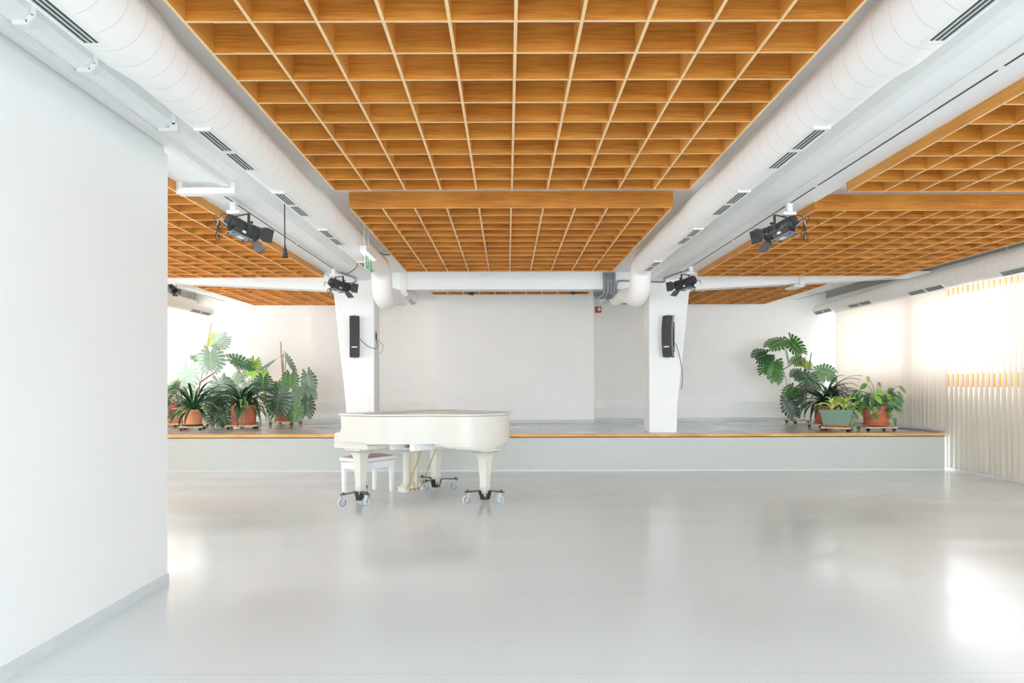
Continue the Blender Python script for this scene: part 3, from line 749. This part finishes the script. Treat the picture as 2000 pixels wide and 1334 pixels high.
b=MB(); bbox(b,-.045,LB+.045,-.045,SB+.045,.43,.475); b.build('seat_board','bench',bm_,bevel=.012)
b=MB(); rows=8; G=[]
for i in range(rows+1):
    for j in range(rows+1):
        s_,t_=i/rows,j/rows; G.append(b.v(bp(-.02+(LB+.04)*s_,-.02+(SB+.04)*t_,.476+.035*(4*s_*(1-s_))**.4*(4*t_*(1-t_))**.4)))
for i in range(rows):
    for j in range(rows):
        a=i*(rows+1)+j; b.face([G[a],G[a+1],G[a+rows+2],G[a+rows+1]],True)
b.build('cushion','cushion',bm_)
b=MB(); b.lathe([(.028,-.03),(.028,0)],14,Matrix.Translation(bp(LB/2-.1,SB+.02,.33))); b.build('height_knob','rubber',bm_)

# ---------------------------------------------------------------- blinds
def blind(x,y0,y1,zb,zt,label,sx,ang,w=.111,pitch=.1165):
    t=thing('vertical_blind',label,'blind',(x,y0,zb))
    b=MB(); n=int((y1-y0)/pitch)
    rnd=random.Random(int(y0*10))
    lb=MB()
    for i in range(n):
        yc=(i+.5)*pitch; a=R(ang+rnd.uniform(-3,3)); zj=rnd.uniform(-.004,.004)
        # slightly cupped slat, 3 verts across
        cs=[(-w/2,0),(0,.006),(w/2,0)]
        pts=[(q*math.sin(a)+c*math.cos(a),yc+q*math.cos(a)-c*math.sin(a)) for q,c in cs]
        lo=[b.v((px,py,zj)) for px,py in pts]; hi=[b.v((px,py,zt-zb)) for px,py in pts]
        for k in (0,1): b.face([lo[k],lo[k+1],hi[k+1],hi[k]],True)
        p0,p1=pts[0],pts[2]
        lb.hexa([(p0[0]-.001,p0[1],zj),(p0[0]+.001,p0[1],zj),(p1[0]+.001,p1[1],zj),(p1[0]-.001,p1[1],zj),(p0[0]-.0015,p0[1],zj+.03),(p0[0]+.0015,p0[1],zj+.03),(p1[0]+.0015,p1[1],zj+.03),(p1[0]-.0015,p1[1],zj+.03)])
    s_=b.build('slats','blind',t)
    lb.build('slat_weight','label',s_)
    b=MB(); b.box(-.03,.03,0,y1-y0,zt-zb,zt-zb+.04); b.build('head_rail','white',t)
    ch=[]; b=MB()
    for i in range(n-1):
        ya,yb=(i+.5)*pitch,(i+1.5)*pitch
        b.tube([(-sx*.012,ya,.014),(-sx*.012,(ya+yb)/2,.0),(-sx*.012,yb,.014)],.0016,4,smooth=False)
    b.build('bead_chain','white',t)
    return t
AN=-6
blind(7.15,11.24,15.02,ST+.03,2.94,'cream vertical blind standing on the stage along the right windows',1,AN,.115)
blind(7.13,7.973,11.24,.035,2.94,'long cream vertical blind at the right windows, just in front of the stage',1,9,.1115)
blind(7.13,4.3,7.85,.035,2.94,'long cream vertical blind at the right windows, out towards the viewer',1,AN)
blind(7.13,.6,4.25,.035,2.94,'long cream vertical blind at the right windows, level with the viewer',1,AN)
blind(-6.99,11.24,15.0,ST+.03,2.94,'cream vertical blind beyond the stage plants at the far left windows',-1,-AN)
blind(-6.99,6.5,11.2,.035,2.94,'long cream vertical blind of the left wing windows behind the partition',-1,-AN)
tag(MB().box(7.0,7.06,11.17,15.05,ST-.02,ST+.018).build('floor_rail','conduit'),'dark grey rail on the stage edge along the right blind','rail')
# ---------------------------------------------------------------- plants
rn=random.Random(11)
def LC(x,y): return (x/5.556+310,y/5.556+620)
def RC(x,y): return (x/5.556+1440,y/5.556+630)
ANG=(152,122,97,78,62,48,33); LEN=(.46,.58,.62,.58,.50,.41,.32)
def monstera(b,base,tip,roll=0,width=1.0,mi=0,droop=.22):
    base=Vector(base); t=Vector(tip)-base; L=t.length; t.normalize()
    n=Vector((0,-1,.45)); n=(n-t*n.dot(t)).normalized()
    n=Matrix.Rotation(R(roll),3,t)@n; x=t.cross(n).normalized()
    def P(u,v):
        r2=u*u*1.5+max(0,v)**2*.55
        q=base+x*(u*L*width)+t*(v*L)+n*(-droop*r2*L+.12*abs(u)*L)
        q.z=max(q.z,ST+.015); return q
    b.m(mi)
    NF=9
    jit=[rn.uniform(-2.5,2.5) for _ in range(NF+2)]; jl=[rn.uniform(.95,1.05) for _ in range(NF+2)]
    def cen(s,k,f):
        q=k/(NF+1); a=R(168-q*142+jit[k]); ln=(.40+.62*math.sin(min(1,(q+.12)*1.25)*PI*.78)*.36/.36*.36)*jl[k] if q<.45 else (.62-.72*(q-.45)**1.25)*jl[k]
        dx,dy=s*math.sin(a),math.cos(a); bend=.16*f*f*(1 if q>.15 else .2)
        return (dx*ln*f, -.01+.86*q+dy*ln*f+bend)
    G=((0,1),(.3,1),(.42,1),(.50,.86),(.80,.85),(.92,.66),(1,.18))
    for s in (-1,1):
        for k in range(1,NF+1):
            st=[]
            for f,g_ in G:
                c=cen(s,k,f); l=cen(s,k-1,f); r_=cen(s,k+1,f)
                st.append((b.v(P(c[0]+(l[0]-c[0])*.5*g_,c[1]+(l[1]-c[1])*.5*g_)),b.v(P(*c)+n*.01*L),b.v(P(c[0]+(r_[0]-c[0])*.5*g_,c[1]+(r_[1]-c[1])*.5*g_))))
            for A,B in zip(st,st[1:]):
                b.face([A[0],A[1],B[1],B[0]],True); b.face([A[1],A[2],B[2],B[1]],True)
    tipq=[(0,.70),(-.09,.86),(-.05,.97),(0,1.06),(.05,.97),(.09,.86)]
    b.face([b.v(P(*z)) for z in tipq],True)
    # pale midrib
    b.m(3)
    pts=[P(0,v)+n*.004 for v in (-.0,.3,.6,.95)]
    for A,B in zip(pts,pts[1:]): b.face([b.v(A-x*.004*L*2),b.v(A+x*.004*L*2),b.v(B+x*.002*L*2),b.v(B-x*.002*L*2)])
def petiole(b,p0,p1,r=.006,sag=.06,mi=0):
    p0=Vector(p0);p1=Vector(p1); m=(p0+p1)/2; d=p1-p0
    m=m+Vector((-d.x*.15,0,d.length*sag)); b.m(mi)
    b.tube(smooth_path([p0,m,p1],5),r,6)
def strapleaf(b,c,az,L,up,mi,w=.036,curl=1.0,zmin=-9):
    # arching strap: starts at elevation `up`, bends over
    d=Vector((math.cos(az),math.sin(az),0)); sd=Vector((-math.sin(az),math.cos(az),0))
    n=9; e=R(up); p=Vector(c); prev=None; b.m(mi)
    for i in range(n+1):
        f=i/n; ww=w*(.55+.45*math.sin(min(1,f*1.8)*PI/2))*(1-max(0,f-.72)/.29)**.8 if f<1 else .002
        ww=max(ww,.002)
        nn=(Vector((0,0,1))*math.cos(e)-d*math.sin(e))
        p.z=max(p.z,zmin)
        row=[b.v(p-sd*ww/2+nn*.006),b.v(p-nn*.002),b.v(p+sd*ww/2+nn*.006)]
        if prev:
            for k in (0,1): b.face([prev[k],prev[k+1],row[k+1],row[k]],True)
        prev=row
        p=p+(d*math.cos(e)+Vector((0,0,1))*math.sin(e))*(L/n); e-=R(curl*(8+16*f))
def ovalleaf(b,base,tip,w,mi,droop=.15,n0=None):
    base=Vector(base); t=Vector(tip)-base; L=t.length; t.normalize()
    n=n0 or Vector((rn.uniform(-.5,.5),-1,rn.uniform(.2,1.2))); n=(n-t*n.dot(t)).normalized(); x=t.cross(n)
    prev=None; b.m(mi)
    for f,h in ((0,.05),(.12,.6),(.3,.95),(.5,.97),(.7,.74),(.87,.36),(1,.02)):
        c=base+t*(f*L)-n*(droop*f*f*L)
        row=[b.v(c-x*h*w+n*h*w*.25),b.v(c),b.v(c+x*h*w+n*h*w*.25)]
        if prev:
            for k in (0,1): b.face([prev[k],prev[k+1],row[k+1],row[k]],True)
        prev=row
def trolley(name_label,p,s,rz,wood_='pallet'):
    t=thing('plant_trolley',name_label,'plant trolley',(p.x,p.y,ST),rz)
    b=MB()
    for q in (-.36,.36): b.box(-s/2,s/2,q*s-.02,q*s+.02,.052,.066)
    for i in range(5):
        y=(-.5+(i+.5)/5)*s; b.box(y-.036*s*2.2,y+.036*s*2.2,-s/2,s/2,.066,.078)
    b.build('slatted_platform',wood_,t)
    for a in (-1,1):
        for c in (-1,1):
            x,y=a*s*.40,c*s*.38; w=MB()
            w.box(x-.016,x+.016,y-.016,y+.016,.04,.052)
            for e in (-1,1): w.lathe([(.008,e*.004),(.024,e*.006),(.026,e*.012),(.024,e*.02),(.006,e*.022)],14,Matrix.Translation((x,y,.026))@Matrix.Rotation(R(90),4,'X')@Matrix.Rotation(R(35*a),4,'X') if False else Matrix.Translation((x,y,.026))@Matrix.Rotation(R(30*a*c),4,'Z')@Matrix.Rotation(R(90),4,'X'))
            w.build('caster','rubber',t)
    return t
def pot(root,r_top,r_bot,h,m,z0=.0,saucer=None,rings=False,rim=.03):
    prof=[(r_bot,z0),(r_bot+.003,z0+.01)]
    if rings:
        n=7
        for i in range(1,n):
            f=i/n*.82; rr=r_bot+(r_top-r_bot)*f; prof+=[(rr,z0+h*f),(rr+.004,z0+h*f+.006),(rr+.004,z0+h*f+.014),(rr+.001,z0+h*f+.018)]
    f=1-rim*1.6/h; rr=r_bot+(r_top-r_bot)*f
    prof+=[(rr-.004,z0+h-rim*1.5),(r_top+.004,z0+h-rim*1.4),(r_top+.006,z0+h-.004),(r_top+.002,z0+h),(r_top-.010,z0+h),(r_top-.014,z0+h-.05)]
    MB().lathe(prof,40,cap=False).m(0).lathe([(r_bot,z0),(r_bot,z0+.004)],40).build('pot',m,root)
    MB().lathe([(r_top-.014,z0+h-.045),(r_top-.03,z0+h-.032),(.02,z0+h-.026)],28).build('soil','soil',root)
    if saucer: MB().lathe([(r_bot+.015,z0-.012),(r_bot+.035,z0+.018),(r_bot+.03,z0+.020),(r_bot+.012,z0-.004)],36).build('saucer',saucer,root)
LEAFM=['leafdark','leafmid','leafsheen','leafyellow','leafbright']
def potted(name,label,cat,p): return thing(name,label,cat,(p.x,p.y,ST+.079))
def at(px,D,dx=0):
    q=W(px,800,D); return Vector((q.x+dx,D,ST))
def build_monstera(root,leaves,conv,D,stemfrom,stems=(),stake=None,sm='stem',nodes_=None):
    o=-root.location; b=MB(); sb=MB()
    for (bx,by,tx,ty,mi,roll,wd,dy) in leaves:
        d=D+dy
        base=W(*conv(bx,by),d); tip=W(*conv(tx,ty),d-.10)
        monstera(b,base,tip,roll,wd,mi)
        s0=stemfrom
        if nodes_: s0=min([Vector(q) for q in nodes_],key=lambda q:(q-base).length)
        petiole(sb,s0,base,.007,.08,0)
    b.build('foliage',LEAFM,root,loc=o)
    for pts,r in stems: sb.m(1).tube(smooth_path(pts,5),r,8)
    sb.build('stem',['stem','bark'],root,loc=o)
    if stake: MB().tube(stake[:2],stake[2],8).build('stake',stake[3],root,loc=o)
def clivia(root,c,n,L,mats,seed,w=.036,ups=(20,85),curl=1.0):
    global rn
    rr=random.Random(seed); b=MB()
    for i in range(n):
        az=rr.uniform(0,2*PI); up=rr.uniform(*ups); ll=L*rr.uniform(.75,1.12)
        c0=c+Vector((rr.uniform(-.04,.04),rr.uniform(-.04,.04),0))
        strapleaf(b,c0,az,ll,up,rr.choice((0,0,0,1)),w,curl*rr.uniform(.8,1.15),ST+.02)
    b.build('foliage',mats,root,loc=-root.location)

# --- left group
pA=at(376,12.33); trolley('slatted plant trolley on casters under the light terracotta pot',pA,.40,R(12))
r=potted('potted_clivia','clivia with strappy leaves in a light orange pot, front left of the stage plants','potted plant',pA)
pot(r,.182,.145,.285,'terralight',.012,'darkgreen'); clivia(r,Vector((pA.x,pA.y,ST+.36)),100,.84,['strap','strapmid'],3,w=.044,ups=(-5,72),curl=.62)
pB=at(350,13.28); trolley('slatted plant trolley half hidden behind the light orange pot',pB,.44,R(-5))
r=potted('potted_monstera','monstera in a terracotta pot, cut off by the partition at the far left','potted plant',pB)
pot(r,.21,.16,.29,'terradark',.012,'terradark')
build_monstera(r,[(150,700,70,760,1,20,.8,0),(170,760,70,830,0,-20,.9,-.1),(110,840,50,920,0,10,.8,-.1),(210,690,150,760,1,-30,.7,.1),(100,900,60,1020,0,30,.7,-.1)],LC,13.2,Vector((pB.x,pB.y,ST+.33)))
pB2=at(352,14.15,.0); trolley('slatted plant trolley at the back left, under the tall staked monstera',pB2,.46,R(3))
r=potted('potted_monstera','tall staked monstera with leaves painted with a pale sheen and one lime leaf, back left on the stage','potted plant',pB2)
pot(r,.24,.18,.40,'terradark',.0)
z=14.0; s0=Vector((pB2.x+.1,z,ST+.42))
nd=[W(*LC(450,700),z),W(*LC(560,620),z),W(*LC(640,560),z),W(*LC(650,490),z),W(*LC(610,380),z)]
build_monstera(r,[(600,180,515,300,4,25,.9,0),(640,300,735,200,2,30,.95,-.1),(640,270,570,300,0,20,.6,.1),(560,365,566,570,2,-8,1.25,-.25),(320,535,288,775,2,8,.95,-.2),(185,480,95,650,2,55,.8,0),(350,415,430,470,0,50,.8,.1),(330,420,270,440,1,40,.7,.1)],LC,z,s0,
   [([s0,W(*LC(430,760),z),nd[0],nd[1],nd[2],nd[3],nd[4]],.016),([s0,W(*LC(240,780),z),W(*LC(210,740),z)],.018)],(W(*LC(435,800),z-.1),W(*LC(575,50),z-.1),.012,'stake'),nodes_=nd)
pM=at(425,13.5); trolley('slatted plant trolley hidden under the drooping monstera between the two clivias',pM,.36,R(0))
r=potted('potted_monstera','dark drooping monstera between the two clivias on the left of the stage','potted plant',pM)
pot(r,.15,.12,.24,'darkgreen',.0)
build_monstera(r,[(660,700,685,940,0,5,1.2,-.5),(640,980,600,1150,0,-10,1.0,-.5),(690,1000,715,1165,0,20,.9,-.6),(560,770,470,800,0,20,.8,-.2),(600,900,530,1010,0,-25,.9,-.4),(740,760,860,780,2,30,.6,0),(700,660,790,740,2,-20,.8,-.3)],LC,13.5,Vector((pM.x,pM.y,ST+.3)))
pC=at(474,12.72); trolley('slatted plant trolley on casters under the wide terracotta pot of the second clivia',pC,.56,R(14))
r=potted('potted_clivia','clivia with long drooping straps in a wide terracotta pot, centre of the left plants','potted plant',pC)
pot(r,.215,.19,.345,'terra',.012,'terra'); clivia(r,Vector((pC.x,pC.y,ST+.41)),92,.76,['strap','strapmid'],5,w=.054,ups=(0,74),curl=.9)
pK=at(487,13.6); trolley('slatted plant trolley behind the second clivia',pK,.36,R(20))
r=potted('potted_monstera','monstera with one bright green leaf rising behind the second clivia','potted plant',pK)
pot(r,.15,.12,.24,'terra',.0)
build_monstera(r,[(800,450,985,535,0,62,.8,0),(770,440,740,410,0,60,.8,0),(1040,470,985,625,4,-10,1.0,.1),(1240,470,1095,545,0,48,.9,-.1),(885,600,825,705,2,5,1.1,0),(1135,650,1120,790,0,-10,1.35,-.3),(960,700,960,815,2,15,1.1,-.3),(1150,570,1130,640,4,0,1.0,.1),(1130,830,1150,890,4,0,.9,.1)],LC,13.6,Vector((pK.x,pK.y,ST+.34)),[([Vector((pK.x,pK.y,ST+.3)),W(*LC(1080,800),13.6),W(*LC(1000,700),13.6)],.014)])
pD=at(558,14.04); trolley('slatted plant trolley carrying the staked monstera nearest the left column',pD,.56,R(-8))
r=potted('potted_monstera','bushy monstera with a wooden stake, potted, nearest the left column','potted plant',pD)
pot(r,.245,.20,.37,'terradark',.012,'terradark')
z=13.9; s0=Vector((pD.x,z,ST+.45))
build_monstera(r,[(1385,420,1465,585,0,68,.8,0),(1350,405,1315,410,0,60,.7,0),(1430,615,1420,760,1,-10,1.15,-.1),(1610,610,1645,790,0,15,.85,-.1),(1310,800,1275,1045,0,0,1.05,-.55),(1550,760,1660,880,2,-15,1.1,-.2),(1470,920,1475,1115,1,12,.9,-.55),(1620,890,1600,1065,0,-20,.85,-.3),(1290,705,1290,790,1,10,1.1,0),(1540,770,1440,870,2,20,1.0,-.2),(1190,960,1210,1010,0,20,1.0,-.3)],LC,z,s0,[([s0,W(*LC(1330,760),z),W(*LC(1280,690),z)],.014)],(W(*LC(1358,790),z-.12),W(*LC(1322,258),z-.12),.014,'stake'))

# --- right group
pW=at(1566,14.04); trolley('slatted plant trolley at the back right, under the white pot',pW,.56,R(0))
r=potted('potted_monstera','leaning monstera in a white pot, tallest of the plants on the right of the stage','potted plant',pW)
b=MB(); b.prism([(-.21,-.17),(.25,-.17),(.25,.19),(-.21,.19)],.0,.02); 
b.hexa([(-.2,-.16,0),(.22,-.16,0),(.22,.18,0),(-.2,.18,0),(-.225,-.185,.43),(.245,-.185,.43),(.245,.205,.43),(-.225,.205,.43)]); b.build('pot','whitepot',r,bevel=.008)
MB().box(-.2,.22,-.16,.18,.43,.436).build('soil','soil',r)
z=13.95; s0=Vector((pW.x+.05,z,ST+.48))
nd=[W(*RC(*q),z) for q in ((745,780),(750,690),(738,520),(700,430),(600,490),(500,520),(560,480))]
build_monstera(r,[(500,205,345,262,1,28,1.05,0),(470,215,550,240,1,-20,1.5,.1),(320,350,205,395,0,10,1.35,0),(405,425,300,560,1,20,1.2,.1),(420,490,425,650,1,-20,1.15,.05),(575,195,692,355,1,66,.9,0),(690,395,610,450,1,20,1.1,.1),(700,420,720,480,4,10,1.0,.1),(690,545,615,600,0,10,1.2,-.1),(735,590,845,730,0,10,1.15,-.35),(880,535,1060,570,1,20,1.0,-.1),(880,560,900,650,1,-10,1.3,-.15),(1000,550,1050,655,1,50,.7,0),(610,715,540,830,1,10,1.0,0),(530,850,625,1030,0,25,.8,-.1),(700,800,680,890,0,-10,1.1,-.2),(770,440,775,505,4,10,.9,.1),(690,730,660,790,1,20,1.0,-.1),(880,690,880,740,4,10,.9,0)],RC,z,s0,
   [([s0,nd[0],nd[1],nd[2],nd[3],W(*RC(690,360),z)],.018),([W(*RC(700,400),z),W(*RC(650,440),z),nd[6],nd[5]],.010),([nd[5],W(*RC(530,640),z),W(*RC(545,800),z)],.006),([nd[6],W(*RC(585,560),z),W(*RC(560,650),z)],.003)],(W(*RC(778,520),z),W(*RC(805,335),z),.008,'darkgreen'),nodes_=nd)
pE=at(1612,12.57); trolley('slatted plant trolley behind the green planter',pE,.50,R(6))
r=potted('potted_clivia','dark clivia in a brown terracotta pot behind the green planter','potted plant',pE)
pot(r,.20,.165,.31,'terradark',.012,'terradark'); clivia(r,Vector((pE.x+.03,pE.y,ST+.39)),96,.80,['strap','strap'],9,w=.052,ups=(8,86),curl=.9)
pG=at(1634,11.63); trolley('slatted plant trolley at the stage edge under the green planter',pG,.46,R(-32))
r=potted('planter','rectangular ribbed green planter with two small yellow variegated plants','potted plant',pG); r.rotation_euler=(0,0,R(-32))
b=MB(); hx,hy,tx,ty,hh=.19,.115,.245,.155,.265
def ring(k,z): return [(-k[0],-k[1],z),(k[0],-k[1],z),(k[0],k[1],z),(-k[0],k[1],z)]
def lerp(f): return (hx+(tx-hx)*f,hy+(ty-hy)*f)
rs=[[b.v(q) for q in ring(k,z)] for k,z in ((lerp(0),.02),(lerp(.8),.02+hh*.8),((tx*.98+.004,ty+.002),.02+hh*.81),((tx+.012,ty+.012),.02+hh*.97),((tx+.014,ty+.014),.02+hh),((tx-.006,ty-.006),.02+hh),((tx-.02,ty-.02),.02+hh-.05))]
for A,B in zip(rs,rs[1:]):
    for k in range(4): b.face([A[k],A[(k+1)%4],B[(k+1)%4],B[k]])
b.face(rs[0]); b.build('pot','greenpot',r)
b=MB()
for i in range(12):
    f=(i+.5)/12*2-1
    for s_ in (-1,1):
        b.hexa([(f*hx*.93-.006,s_*(hy+.0)-.004,.02),(f*hx*.93+.006,s_*hy-.004,.02),(f*hx*.93+.006,s_*hy+.004,.02),(f*hx*.93-.006,s_*hy+.004,.02)]+[(f*lerp(.75)[0]*.93-.006,s_*lerp(.75)[1]-.004,.22),(f*lerp(.75)[0]*.93+.006,s_*lerp(.75)[1]-.004,.22),(f*lerp(.75)[0]*.93+.006,s_*lerp(.75)[1]+.004,.22),(f*lerp(.75)[0]*.93-.006,s_*lerp(.75)[1]+.004,.22)])
        if i<7:
            g_=(i+.5)/7*2-1
            b.hexa([(s_*hx-.004,g_*hy*.9-.006,.02),(s_*hx+.004,g_*hy*.9-.006,.02),(s_*hx+.004,g_*hy*.9+.006,.02),(s_*hx-.004,g_*hy*.9+.006,.02)]+[(s_*lerp(.75)[0]-.004,g_*lerp(.75)[1]*.9-.006,.22),(s_*lerp(.75)[0]+.004,g_*lerp(.75)[1]*.9-.006,.22),(s_*lerp(.75)[0]+.004,g_*lerp(.75)[1]*.9+.006,.22),(s_*lerp(.75)[0]-.004,g_*lerp(.75)[1]*.9+.006,.22)])
b.build('ribs','greenpot',r)
b=MB(); b.hexa(ring((.20,.125),0)+ring((.24,.16),.028)); b.build('saucer','terra',r,bevel=.004)
MB().box(-tx+.02,tx-.02,-ty+.02,ty-.02,.235,.245).build('soil','soil',r)
b=MB(); rr=random.Random(4)
for cx,cy in ((-.07,-.03),(.10,.02)):
    for i in range(26):
        az=rr.uniform(0,2*PI); strapleaf(b,Vector((cx,cy,.27+.06*rr.random())),az,rr.uniform(.22,.33),rr.uniform(40,86),rr.choice((0,0,0,1)),.034,.8)
b.build('foliage',['leafyellow','leafbright'],r)
pH=at(1711,11.75); trolley('slatted plant trolley at the right end of the stage',pH,.52,R(-6))
r=potted('potted_leafy_plant','leafy plant with pointed oval leaves and trailing vines in a ribbed terracotta pot','potted plant',pH)
pot(r,.222,.185,.315,'terra',.03,'terra',rings=True,rim=.02)
rn=random.Random(21); b=MB(); sb=MB(); c=Vector((pH.x,pH.y,ST+.40)); o=-r.location
tips=[(1410,590,1430,665),(1400,670,1335,735),(1530,655,1560,715),(1310,740,1255,775),(1330,745,1325,840),(1625,745,1715,735),(1755,700,1840,778),(1730,760,1790,810),(1730,805,1815,875),(1690,820,1735,885)]
for bx,by,tx_,ty_ in tips:
    d=11.75+rn.uniform(-.15,.15); p0=W(*RC(bx,by),d); p1=W(*RC(tx_,ty_),d-.03)
    ovalleaf(b,p0,p1,(p1-p0).length*.26,rn.choice((1,1,2))); petiole(sb,c,p0,.004,.12)
for i in range(95):
    az=rn.uniform(0,2*PI); rad=rn.uniform(.04,.40); hgt=rn.uniform(-.02,.34)*(1-.45*rad/.4)
    p0=c+Vector((math.cos(az)*rad,math.sin(az)*rad*.8,hgt)); az2=az+rn.uniform(-.6,.6)
    L=rn.uniform(.14,.21); p1=p0+Vector((math.cos(az2)*L*.7,math.sin(az2)*L*.7-.03,-L*rn.uniform(.1,.8)))
    ovalleaf(b,p0,p1,L*.25,rn.choice((0,0,1,1,2)))
    if i%3==0: petiole(sb,c,p0,.004,.15)
for pts in ([(1380,930),(1330,960),(1280,1000),(1255,1060),(1265,1120),(1300,1160)],[(1560,940),(1500,1000),(1470,1010),(1465,940)],[(1540,1020),(1640,990),(1690,1030),(1700,1080)]):
    P=[W(*RC(*q),11.75-.26) for q in pts]; sb.m(0).tube(smooth_path(P,5),.004,6)
    for k,q in enumerate(P[1:]): ovalleaf(b,q,q+Vector((rn.uniform(-.05,.06),-.02,-.10)),.032,1)
b.build('foliage',['leafdark','leafmid','leafbright'],r,loc=o); sb.build('stem',['stem','bark'],r,loc=o)

# ---------------------------------------------------------------- light
w=bpy.data.worlds.new('world'); sc.world=w; w.use_nodes=True
bg=w.node_tree.nodes['Background']; bg.inputs[0].default_value=(.90,.96,1,1); bg.inputs[1].default_value=1.0
def area(name,loc,rot,sx,sy,p,c=(1,1,1),spread=None):
    l=bpy.data.lights.new(name,'AREA'); l.shape='RECTANGLE'; l.size=sx; l.size_y=sy; l.energy=p; l.color=c
    if spread: l.spread=R(spread)
    o=bpy.data.objects.new(name,l); COL.objects.link(o); o.location=loc; o.rotation_euler=rot; return o
area('added_fill_overhead',(0,-2.6,ZC-.03),(0,0,0),9,3.2,DN,(.87,.945,1))  # unseen fill added overhead to brighten the floor and its bounce
area('daylight_right',(8.1,7,2.3),(0,R(90),0),2.2,16,LR,(.87,.945,1))
area('daylight_left',(-7.95,10.3,2.3),(0,R(-90),0),2.2,9.5,LL,(.87,.945,1))
area('daylight_behind',(.8,-16,2.2),(R(90),0,0),16.0,5.0,LB_,(.87,.945,1))
sc.view_settings.view_transform='Standard'; sc.view_settings.look='None'; sc.view_settings.exposure=EXPO; sc.view_settings.gamma=GAM
sc.cycles.max_bounces=14; sc.cycles.diffuse_bounces=9; sc.cycles.glossy_bounces=4; sc.cycles.transmission_bounces=6; sc.cycles.sample_clamp_indirect=6
sc.cycles.use_denoising=True
